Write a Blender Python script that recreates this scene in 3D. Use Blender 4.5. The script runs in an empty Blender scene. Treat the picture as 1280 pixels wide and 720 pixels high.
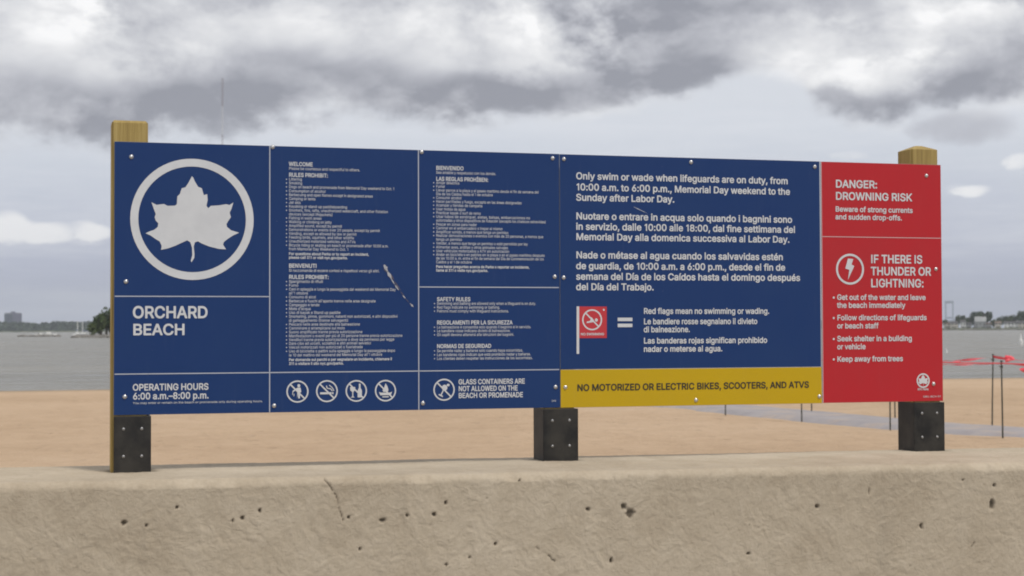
import bpy, bmesh, math, random
import numpy as np
from mathutils import Vector, Matrix, geometry
random.seed(7); RNG = np.random.default_rng(7)
sc = bpy.context.scene
COL = sc.collection
rad = math.radians

# ------------------------------------------------------------------ tuning
EXPOSURE = 0.0; SUN_E = 2.1; SKY_S = 1.06; HAZE = 0.00011
BLUE, BLUE2 = (0.007, 0.034, 0.135), (0.010, 0.039, 0.137)
RED, RED2 = (0.46, 0.017, 0.024), (0.42, 0.024, 0.03)
YEL, YEL2 = (0.52, 0.34, 0.004), (0.49, 0.325, 0.008)
WALL0, WALL1, WALL2 = (0.38, 0.31, 0.225), (0.48, 0.405, 0.305), (0.57, 0.49, 0.38)
SAND0, SAND1, SAND2 = (0.45, 0.32, 0.21), (0.53, 0.385, 0.258), (0.59, 0.44, 0.305)
WATER, WATER2 = (0.19, 0.185, 0.165), (0.23, 0.22, 0.19)

# ------------------------------------------------------------------ camera
CAM = Vector((-0.2171, -6.4344, 1.5029))
YAW, PITCH, ROLL = 0.277636, 0.0260, -0.003291
fw = Vector((math.sin(YAW)*math.cos(PITCH), math.cos(YAW)*math.cos(PITCH), math.sin(PITCH)))
rt0 = Vector((math.cos(YAW), -math.sin(YAW), 0)); up0 = rt0.cross(fw)
rt = math.cos(ROLL)*rt0 + math.sin(ROLL)*up0
up = -math.sin(ROLL)*rt0 + math.cos(ROLL)*up0
cd = bpy.data.cameras.new('camera'); cam = bpy.data.objects.new('camera', cd); COL.objects.link(cam)
cd.sensor_width = 36; cd.lens = 2000/1280*36; cd.clip_start = 0.05; cd.clip_end = 40000
cam.matrix_world = Matrix(((rt.x, up.x, -fw.x, CAM.x), (rt.y, up.y, -fw.y, CAM.y), (rt.z, up.z, -fw.z, CAM.z), (0, 0, 0, 1)))
cd.dof.use_dof = True; cd.dof.focus_distance = 6.75; cd.dof.aperture_fstop = 6.5
sc.camera = cam
sc.render.engine = 'CYCLES'
sc.cycles.max_bounces = 6; sc.cycles.volume_bounces = 0
sc.cycles.pixel_filter_type = 'BLACKMAN_HARRIS'; sc.cycles.filter_width = 1.9
sc.view_settings.view_transform = 'Standard'; sc.view_settings.look = 'None'
sc.view_settings.exposure = EXPOSURE; sc.view_settings.gamma = 1.0

# ------------------------------------------------------------------ node helper
class V:
    """a socket that can be computed with"""
    def __init__(s, nt, sock): s.nt, s.s = nt, sock
    def _m(s, op, *a):
        n = s.nt.nodes.new('ShaderNodeMath'); n.operation = op
        for i, x in enumerate((s,)+a):
            if isinstance(x, V): s.nt.links.new(x.s, n.inputs[i])
            else: n.inputs[i].default_value = x
        return V(s.nt, n.outputs[0])
    def __add__(s, o): return s._m('ADD', o)
    __radd__ = __add__
    def __sub__(s, o): return s._m('SUBTRACT', o)
    def __rsub__(s, o): return (s*-1)+o
    def __mul__(s, o): return s._m('MULTIPLY', o)
    __rmul__ = __mul__
    def __truediv__(s, o): return s._m('DIVIDE', o)
    def clamp(s):
        r = s._m('ADD', 0.0); r.s.node.use_clamp = True; return r
    def smooth(s, a, b, c=0.0, d=1.0):
        n = s.nt.nodes.new('ShaderNodeMapRange'); n.interpolation_type = 'SMOOTHSTEP'
        s.nt.links.new(s.s, n.inputs['Value'])
        for k, x in (('From Min', a), ('From Max', b), ('To Min', c), ('To Max', d)): n.inputs[k].default_value = x
        return V(s.nt, n.outputs[0])
def xyz(nt, sock):
    n = nt.nodes.new('ShaderNodeSeparateXYZ'); nt.links.new(sock, n.inputs[0]); return [V(nt, o) for o in n.outputs]
def vec(nt, x, y, z=0.0):
    n = nt.nodes.new('ShaderNodeCombineXYZ')
    for i, a in enumerate((x, y, z)):
        if isinstance(a, V): nt.links.new(a.s, n.inputs[i])
        else: n.inputs[i].default_value = a
    return n.outputs[0]
def noise(nt, vec_, scale, detail=4, rough=0.5, dist=0.0, dims='3D'):
    n = nt.nodes.new('ShaderNodeTexNoise'); n.noise_dimensions = dims
    nt.links.new(vec_, n.inputs['Vector']); n.inputs['Scale'].default_value = scale
    n.inputs['Detail'].default_value = detail; n.inputs['Roughness'].default_value = rough; n.inputs['Distortion'].default_value = dist
    return V(nt, n.outputs[0])
def ramp(nt, fac, stops, interp='LINEAR'):
    n = nt.nodes.new('ShaderNodeValToRGB'); cr = n.color_ramp; cr.interpolation = interp
    while len(cr.elements) < len(stops): cr.elements.new(0.5)
    for e, (p, c) in zip(cr.elements, stops):
        e.position = p; e.color = (c[0], c[1], c[2], 1) if isinstance(c, (tuple, list)) else (c, c, c, 1)
    nt.links.new(fac.s, n.inputs[0]); return n.outputs[0]
def mix(nt, f, a, b, mode='MIX'):
    n = nt.nodes.new('ShaderNodeMix'); n.data_type = 'RGBA'; n.blend_type = mode
    for k, x in ((0, f), (6, a), (7, b)):
        if isinstance(x, V): nt.links.new(x.s, n.inputs[k])
        elif isinstance(x, bpy.types.NodeSocket): nt.links.new(x, n.inputs[k])
        elif isinstance(x, (tuple, list)): n.inputs[k].default_value = (x[0], x[1], x[2], 1)
        else: n.inputs[k].default_value = x
    return n.outputs[2]

# ------------------------------------------------------------------ sky and sun
SUN_EL, SUN_AZ = rad(58), rad(180-30)          # azimuth from +Y towards +X: behind the camera, to the right
sd = Vector((math.sin(SUN_AZ)*math.cos(SUN_EL), math.cos(SUN_AZ)*math.cos(SUN_EL), math.sin(SUN_EL)))
sl = bpy.data.lights.new('sun', 'SUN'); sl.energy = SUN_E; sl.angle = rad(10); sl.color = (1.0, 0.95, 0.88)
so = bpy.data.objects.new('sun', sl); COL.objects.link(so); so.rotation_euler = sd.to_track_quat('Z', 'Y').to_euler(); so.location = (3, -20, 30)

wd = bpy.data.worlds.new('World'); sc.world = wd; wd.use_nodes = True
nt = wd.node_tree; nt.nodes.clear()
out = nt.nodes.new('ShaderNodeOutputWorld'); bg = nt.nodes.new('ShaderNodeBackground'); nt.links.new(bg.outputs[0], out.inputs[0])
tc = nt.nodes.new('ShaderNodeTexCoord'); X, Y, Z = xyz(nt, tc.outputs['Generated'])
EL = Z._m('ARCSINE')*57.2958
AZ = X._m('ARCTAN2', Y)*57.2958
Q = vec(nt, X, Y, Z*1.7)
wv = noise(nt, Q, 6.0, 3, 0.5)
Qx, Qy, Qz = X+(wv-0.5)*0.05, Y, Z*1.6+(wv-0.5)*0.04
QW = vec(nt, Qx, Qy, Qz)
n1 = noise(nt, QW, 9.0, 6, 0.58)          # broad billows
n2 = noise(nt, QW, 26.0, 8, 0.62)         # small billows
n3 = noise(nt, vec(nt, X+5.0, Y, Z*2.0), 16.0, 6, 0.6)
n4 = (noise(nt, QW, 17.0, 7, 0.5)-0.5)._m('ABSOLUTE')*2.0   # puffy: creases between rounded lobes
azw = AZ + (n3-0.5)*5.0 + (n2-0.5)*2.0
elw = EL + (n1-0.5)*1.6 + (n2-0.5)*1.7 + (n4-0.2)*0.7
EDGE = [(-10, 6.8), (-1.87, 6.48), (1.04, 6.57), (2.12, 6.6), (3.21, 6.96), (4.58, 7.1), (9.06, 7.23), (12.48, 7.54), (14.06, 7.12), (15.35, 7.43), (18.8, 7.75), (22.23, 8.15), (23.65, 8.68), (24.77, 8.82), (26.17, 8.5), (26.72, 7.6), (27.82, 7.12), (29.19, 7.24), (30.28, 7.65), (32.15, 7.46), (45, 7.3)]
er = xyz(nt, ramp(nt, (AZ+10.0)/60.0, [((a+10)/60, e/20) for a, e in EDGE]))[0]*20.0
above = elw - er
cover = above.smooth(-0.45, 0.65)
BLOBS = [(0.2, 7.6, 4.6, 1.1, 0.5), (4.31, 7.92, 3.06, 0.82, 0.3), (10.6, 8.3, 5.6, 1.0, 0.55), (7.37, 8.97, 2.22, 0.69, 0.2), (16.22, 8.47, 2.5, 0.69, 0.35), (21.96, 10.09, 2.78, 1.51, 0.65), (23.37, 8.94, 1.39, 0.55, 0.3), (19.39, 11.38, 3.61, 0.69, 0.4), (28.24, 7.77, 2.08, 0.55, 0.6), (32.96, 8.86, 1.67, 1.24, 0.65), (31.09, 8.27, 1.39, 0.69, 0.35), (5.41, 9.89, 2.5, 0.6, 0.2), (26.19, 11.34, 1.67, 0.41, 0.25), (-0.31, 10.76, 1.67, 0.77, -0.6), (2.11, 9.73, 3.06, 0.94, -0.4), (17.38, 10.29, 1.67, 0.96, -0.6), (29.2, 8.8, 2.08, 0.55, -0.6), (31.64, 10.14, 1.67, 0.94, -0.6), (26.46, 9.82, 2.5, 0.96, -0.4), (13.64, 10.36, 2.22, 0.96, -0.3), (7.09, 10.76, 2.22, 0.6, -0.3), (10.2, 10.82, 1.67, 0.69, -0.25)]
def blob(a, e, ra, re, A, az=azw, el=elw, soft=1.0):
    p = (az-a)/(ra*1.25); q = (el-e)/(re*1.25)
    return ((p*p+q*q)*-1.0)._m('EXPONENT') * A if False else (p*p+q*q).smooth(0.0, 1.9*soft, A, 0.0)
azb = AZ + (n3-0.5)*4.0 + (n2-0.5)*3.4
elb = EL + (n1-0.5)*1.8 + (n2-0.5)*1.8
Dk = (n1-0.5)*1.25 + (n2-0.5)*0.9 - (n4-0.22)*0.5 + 0.44
for b in BLOBS: Dk = Dk + blob(*b, az=azb, el=elb)*0.62
Dk = Dk - above.smooth(-0.2, 0.5, 0.22, 0.0)
deck = ramp(nt, Dk, [(0.0, (0.96, 0.96, 0.965)), (0.2, (0.80, 0.805, 0.82)), (0.42, (0.66, 0.67, 0.70)), (0.7, (0.48, 0.49, 0.535)), (1.0, (0.30, 0.31, 0.355))])
# clear band below the deck: Nishita seen through thin high cloud
ns = nt.nodes.new('ShaderNodeTexSky'); ns.sky_type = 'NISHITA'; ns.sun_disc = False
ns.sun_elevation = SUN_EL; ns.sun_rotation = SUN_AZ; ns.dust_density = 2.0
nsk = mix(nt, 1.0, ns.outputs[0], (0.10, 0.10, 0.10), 'MULTIPLY')
lowf = (EL + (n1-0.5)*1.8 + (n3-0.5)*0.8)/8.0
low = ramp(nt, lowf, [(0.0, (0.46, 0.49, 0.625)), (0.3, (0.48, 0.51, 0.64)), (0.55, (0.57, 0.60, 0.70)), (0.72, (0.64, 0.67, 0.745)), (0.88, (0.70, 0.725, 0.785)), (1.0, (0.72, 0.74, 0.79))])
low = mix(nt, 0.12, low, nsk)
wisp = noise(nt, vec(nt, X*0.7, Y*0.7, Z*6.0), 9.0, 6, 0.62).smooth(0.40, 0.72, 0.0, 0.42)
low = mix(nt, wisp, low, (0.74, 0.76, 0.81))
SMALL = [(-1.55, 3.52, 0.95, 0.52, 1), (-0.45, 3.36, 0.95, 0.36, 1), (1.0, 3.48, 0.85, 0.30, 0.85), (0.12, 3.14, 1.67, 0.16, 0.4), (31.72, 4.71, 0.72, 0.19, 0.85), (33.39, 5.65, 0.5, 0.28, 0.8), (27.76, 5.98, 0.72, 0.17, 0.6), (31.32, 4.85, 0.56, 0.14, 0.4)]
azs = AZ + (n3-0.5)*1.4 + (n2-0.5)*1.2; els = EL + (n2-0.5)*0.7
sm = None
for b in SMALL:
    t_ = blob(*b, az=azs, el=els, soft=0.8); sm = t_ if sm is None else sm._m('MAXIMUM', t_)
sm = (sm*1.5 + (n2-0.5)*3.2*sm - 0.30).smooth(0.0, 1.1, 0.0, 0.9)
low = mix(nt, sm, low, (0.90, 0.90, 0.905))
gc = (blob(31.82, 6.9, 1.35, 0.5, 1.0, az=azs, el=els)+(n2-0.5)*1.2).smooth(0.15, 1.1, 0.0, 0.8)
low = mix(nt, gc, low, (0.45, 0.46, 0.51))
skyc = mix(nt, cover, low, deck)
nt.links.new(skyc, bg.inputs[0]); bg.inputs[1].default_value = SKY_S

# ------------------------------------------------------------------ materials
def material(name, color, rough=0.6, metal=0.0, spec=0.5):
    m = bpy.data.materials.new(name); m.use_nodes = True
    b = m.node_tree.nodes['Principled BSDF']
    b.inputs['Base Color'].default_value = (*color, 1); b.inputs['Roughness'].default_value = rough
    b.inputs['Metallic'].default_value = metal; b.inputs['Specular IOR Level'].default_value = spec
    return m
def P(m): return m.node_tree, m.node_tree.nodes['Principled BSDF']
def objco(nt, kind='Object'):
    return nt.nodes.new('ShaderNodeTexCoord').outputs[kind]
def bump(nt, bsdf, h, strength, dist, prev=None):
    n = nt.nodes.new('ShaderNodeBump'); n.inputs['Strength'].default_value = strength; n.inputs['Distance'].default_value = dist
    nt.links.new(h.s, n.inputs['Height'])
    if prev is not None: nt.links.new(prev.outputs[0], n.inputs['Normal'])
    nt.links.new(n.outputs[0], bsdf.inputs['Normal']); return n
def mottled(name, c0, c1, scale, rough=0.7, bstr=0.3, bdist=0.01, detail=6, spec=0.3, bscale=None, metal=0.0):
    m = material(name, c0, rough, metal, spec); nt, b = P(m); co = objco(nt)
    f = noise(nt, co, scale, detail, 0.6).smooth(0.3, 0.7)
    nt.links.new(mix(nt, f, c0, c1), b.inputs['Base Color'])
    if bstr: bump(nt, b, noise(nt, co, bscale or scale*3, detail, 0.6), bstr, bdist)
    return m
def sign_paint(name, c, c2):
    """screen-printed aluminium: faint chalking, dust and hairline scuffs"""
    m = material(name, c, 0.5, 0, 0.28); nt, b = P(m); co = objco(nt); x, y, z = xyz(nt, co)
    f = noise(nt, co, 3.0, 6, 0.65).smooth(0.35, 0.8, 0.0, 0.8)
    col = mix(nt, f, c, c2)
    st = noise(nt, vec(nt, x*14.0, y, z*1.2), 3.0, 5, 0.6).smooth(0.55, 0.85, 0.0, 0.035)
    col = mix(nt, st, col, (0.30, 0.29, 0.28))
    sp = noise(nt, co, 160.0, 2, 0.5).smooth(0.72, 0.8, 0.0, 0.35)
    col = mix(nt, sp, col, (0.35, 0.33, 0.30))
    nt.links.new(col, b.inputs['Base Color'])
    nt.links.new(noise(nt, co, 6.0, 5, 0.6).smooth(0.2, 0.8, 0.42, 0.6).s, b.inputs['Roughness'])
    bump(nt, b, noise(nt, co, 2.0, 3, 0.5), 0.25, 0.004)
    return m
M = {}
M['blue'] = sign_paint('blue_sign_paint', BLUE, BLUE2)
M['red'] = sign_paint('red_sign_paint', RED, RED2)
M['yellow'] = sign_paint('yellow_sign_paint', YEL, YEL2)
M['white'] = mottled('white_print', (0.63, 0.635, 0.645), (0.57, 0.575, 0.59), 8, 0.5, 0)
M['grey_line'] = material('pale_grey_print', (0.42, 0.44, 0.50), 0.5)
M['pink_line'] = material('pale_print_on_red', (0.62, 0.42, 0.42), 0.5)
M['dark_print'] = material('dark_print', (0.030, 0.026, 0.014), 0.5)
M['flag_red'] = material('flag_red_print', (0.50, 0.03, 0.04), 0.5)
M['scuff'] = mottled('scuffed_bare_metal', (0.52, 0.53, 0.56), (0.30, 0.29, 0.31), 80, 0.5, 0)
M['scuff_dark'] = mottled('scraped_primer', (0.10, 0.075, 0.075), (0.16, 0.15, 0.19), 80, 0.6, 0)
M['alu_edge'] = material('aluminium_edge', (0.30, 0.30, 0.31), 0.45, 0.8)
M['steel'] = material('stainless_steel', (0.62, 0.61, 0.60), 0.28, 1.0)
M['dull_steel'] = material('dull_zinc_bolt', (0.33, 0.33, 0.33), 0.42, 1.0)
M['black_metal'] = mottled('black_painted_steel', (0.012, 0.012, 0.013), (0.042, 0.039, 0.034), 9, 0.5, 0.2, 0.003)
# treated wood
m = material('treated_pine', (0.40, 0.25, 0.08), 0.75, 0, 0.25); nt, b = P(m); co = objco(nt); x, y, z = xyz(nt, co)
g1 = noise(nt, vec(nt, x*40.0, y*40.0, z*1.6), 1.0, 5, 0.6, 0.6); g2 = noise(nt, vec(nt, x*160.0, y*160.0, z*5.0), 1.0, 4, 0.6)
col = ramp(nt, g1*0.7+g2*0.3, [(0.30, (0.22, 0.15, 0.055)), (0.5, (0.36, 0.26, 0.09)), (0.68, (0.46, 0.35, 0.145))])
kn = noise(nt, vec(nt, x*9.0, y*9.0, z*4.0), 1.0, 2, 0.5).smooth(0.68, 0.78, 0.0, 0.6)
nt.links.new(mix(nt, kn, col, (0.13, 0.07, 0.025)), b.inputs['Base Color']); bump(nt, b, g1*0.6+g2, 0.5, 0.004)
M['wood'] = m
# concrete wall
m = material('rough_cast_concrete', (0.45, 0.40, 0.33), 0.9, 0, 0.2); nt, b = P(m); co = objco(nt); x, y, z = xyz(nt, co)
big = noise(nt, co, 1.3, 6, 0.6); med = noise(nt, co, 7.0, 7, 0.65, 0.5); fine = noise(nt, co, 60.0, 6, 0.7)
col = ramp(nt, big*0.38+med*0.37+fine*0.25, [(0.33, WALL0), (0.5, WALL1), (0.66, WALL2)])
streak = noise(nt, vec(nt, x*9.0, y*2.0, z*0.9), 1.0, 6, 0.6).smooth(0.55, 0.8, 0.0, 0.22)
col = mix(nt, streak, col, (0.22, 0.19, 0.155))
stain = noise(nt, co, 22.0, 5, 0.7).smooth(0.62, 0.78, 0.0, 0.38)
col = mix(nt, stain, col, (0.20, 0.17, 0.14))
at = nt.nodes.new('ShaderNodeAttribute'); at.attribute_name = 'pit_shade'  # pits and cracks, plus shade painted at post feet and back edge
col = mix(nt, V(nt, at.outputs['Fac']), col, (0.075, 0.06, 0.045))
nt.links.new(col, b.inputs['Base Color'])
vor = nt.nodes.new('ShaderNodeTexVoronoi'); vor.inputs['Scale'].default_value = 70; nt.links.new(co, vor.inputs['Vector'])
h = med*0.5 + fine*0.35 + noise(nt, co, 20.0, 8, 0.7, 1.2)*0.9 + V(nt, vor.outputs['Distance'])*0.12
bump(nt, b, h, 0.8, 0.008)
M['concrete'] = m
# sand
m = material('dry_sand', SAND1, 0.95, 0, 0.1); nt, b = P(m); co = objco(nt); x, y, z = xyz(nt, co)
s1 = noise(nt, co, 0.12, 6, 0.6); s2 = noise(nt, co, 2.2, 6, 0.65); s3 = noise(nt, co, 12.0, 5, 0.7)
col = ramp(nt, s1*0.5+s2*0.35+s3*0.15, [(0.36, SAND0), (0.5, SAND1), (0.64, SAND2)])
wet = (y + (s1-0.5)*4.0 + (s2-0.5)*2.0).smooth(42.0, 45.8, 0.0, 0.8)
col = mix(nt, wet, col, (0.30, 0.235, 0.165))
fp = nt.nodes.new('ShaderNodeTexVoronoi'); fp.inputs['Scale'].default_value = 2.4; nt.links.new(vec(nt, x, y*0.55, 0.0), fp.inputs['Vector'])
foot = V(nt, fp.outputs['Distance']).smooth(0.05, 0.32, 1.0, 0.0)
col = mix(nt, foot*0.10, col, (0.30, 0.205, 0.13))
deb = noise(nt, co, 5.0, 3, 0.6).smooth(0.68, 0.74, 0.0, 0.6)
col = mix(nt, deb, col, (0.20, 0.14, 0.09))
nt.links.new(col, b.inputs['Base Color'])
bump(nt, b, s2*1.0+s3*0.4-foot*0.35, 0.9, 0.13)
M['sand'] = m
# water
m = material('sound_water', WATER, 0.32, 0, 0.5); nt, b = P(m); b.inputs['IOR'].default_value = 1.33
co = objco(nt); x, y, z = xyz(nt, co)
w1 = noise(nt, vec(nt, x*0.35, y*0.9, 0.0), 1.0, 5, 0.6, 0.3); w2 = noise(nt, vec(nt, x*1.6, y*3.0, 3.0), 1.0, 5, 0.65)
w3 = noise(nt, vec(nt, x*0.02, y*0.06, 5.0), 1.0, 5, 0.6)
w4 = noise(nt, vec(nt, x*0.15, y*0.5, 9.0), 1.0, 6, 0.65)
col = mix(nt, w3.smooth(0.35, 0.65), WATER, WATER2)
nt.links.new(col, b.inputs['Base Color'])
nt.links.new(w4.smooth(0.3, 0.7, 0.18, 0.42).s, b.inputs['Roughness'])
bump(nt, b, w1*1.0+w2*0.35+w4*1.2, 1.0, 0.55)
M['water'] = m
M['promenade'] = mottled('promenade_pavement', (0.30, 0.29, 0.27), (0.38, 0.365, 0.34), 3.0, 0.9, 0.3, 0.01)
M['mat'] = mottled('woven_blue_grey_mat', (0.29, 0.27, 0.275), (0.345, 0.32, 0.32), 2.2, 0.85, 0.4, 0.02)
mn_t, mb_ = P(M['mat']); mco = objco(mn_t)
mprev = mb_.inputs['Base Color'].links[0].from_socket
mdr = (noise(mn_t, mco, 0.9, 6, 0.65)+(noise(mn_t, mco, 7.0, 4, 0.6)-0.5)*0.3).smooth(0.46, 0.74, 0.0, 0.5)
mn_t.links.new(mix(mn_t, mdr, mprev, SAND1), mb_.inputs['Base Color'])
M['stake'] = mottled('dull_green_metal', (0.035, 0.042, 0.033), (0.07, 0.07, 0.055), 20, 0.6, 0)
M['tape'] = mottled('red_plastic_tape', (0.72, 0.06, 0.09), (0.85, 0.16, 0.18), 12, 0.45, 0)
def leafy(name, c0, c1):
    m = material(name, c0, 0.8, 0, 0.2); nt, b = P(m); co = objco(nt)
    nt.links.new(mix(nt, noise(nt, co, 0.35, 4, 0.6).smooth(0.35, 0.65), c0, c1), b.inputs['Base Color']); return m
M['leaf'] = leafy('dark_green_foliage', (0.035, 0.055, 0.025), (0.075, 0.105, 0.04))
M['leaf_b'] = leafy('mid_green_foliage', (0.055, 0.085, 0.03), (0.11, 0.14, 0.055))
M['leaf_far'] = leafy('far_foliage', (0.030, 0.050, 0.028), (0.050, 0.072, 0.036))
M['bark'] = mottled('grey_brown_bark', (0.08, 0.065, 0.05), (0.15, 0.12, 0.09), 2, 0.9, 0.3, 0.05)
M['rock'] = mottled('grey_shore_rock', (0.11, 0.105, 0.095), (0.24, 0.225, 0.20), 0.6, 0.9, 0.5, 0.2)
M['grass'] = mottled('rough_shore_grass', (0.06, 0.075, 0.035), (0.12, 0.12, 0.06), 0.05, 0.9, 0)
M['white_paint'] = mottled('white_painted_wall', (0.80, 0.80, 0.78), (0.72, 0.72, 0.70), 0.3, 0.6, 0)
M['cream_wall'] = mottled('cream_house_wall', (0.66, 0.62, 0.55), (0.58, 0.54, 0.47), 0.3, 0.7, 0)
M['grey_wall'] = mottled('grey_house_wall', (0.30, 0.31, 0.31), (0.38, 0.385, 0.38), 0.3, 0.7, 0)
M['roof'] = mottled('dark_shingle_roof', (0.07, 0.07, 0.075), (0.12, 0.115, 0.11), 0.5, 0.85, 0)
M['roof_b'] = mottled('brown_shingle_roof', (0.14, 0.10, 0.08), (0.20, 0.16, 0.13), 0.5, 0.85, 0)
M['glass'] = material('dark_window_glass', (0.03, 0.035, 0.045), 0.12)
M['block'] = mottled('purple_grey_facade', (0.15, 0.15, 0.23), (0.19, 0.185, 0.27), 0.05, 0.7, 0)
M['block_b'] = mottled('blue_grey_facade', (0.08, 0.10, 0.14), (0.11, 0.13, 0.165), 0.05, 0.7, 0)
M['bridge'] = material('blue_grey_bridge_steel', (0.30, 0.34, 0.40), 0.5)
M['mast_red'] = material('red_mast_paint', (0.26, 0.20, 0.20), 0.6)
M['mast_white'] = material('white_mast_paint', (0.62, 0.62, 0.62), 0.6)
M['sail_blue'] = material('blue_sail_cover', (0.05, 0.08, 0.2), 0.8)

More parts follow.
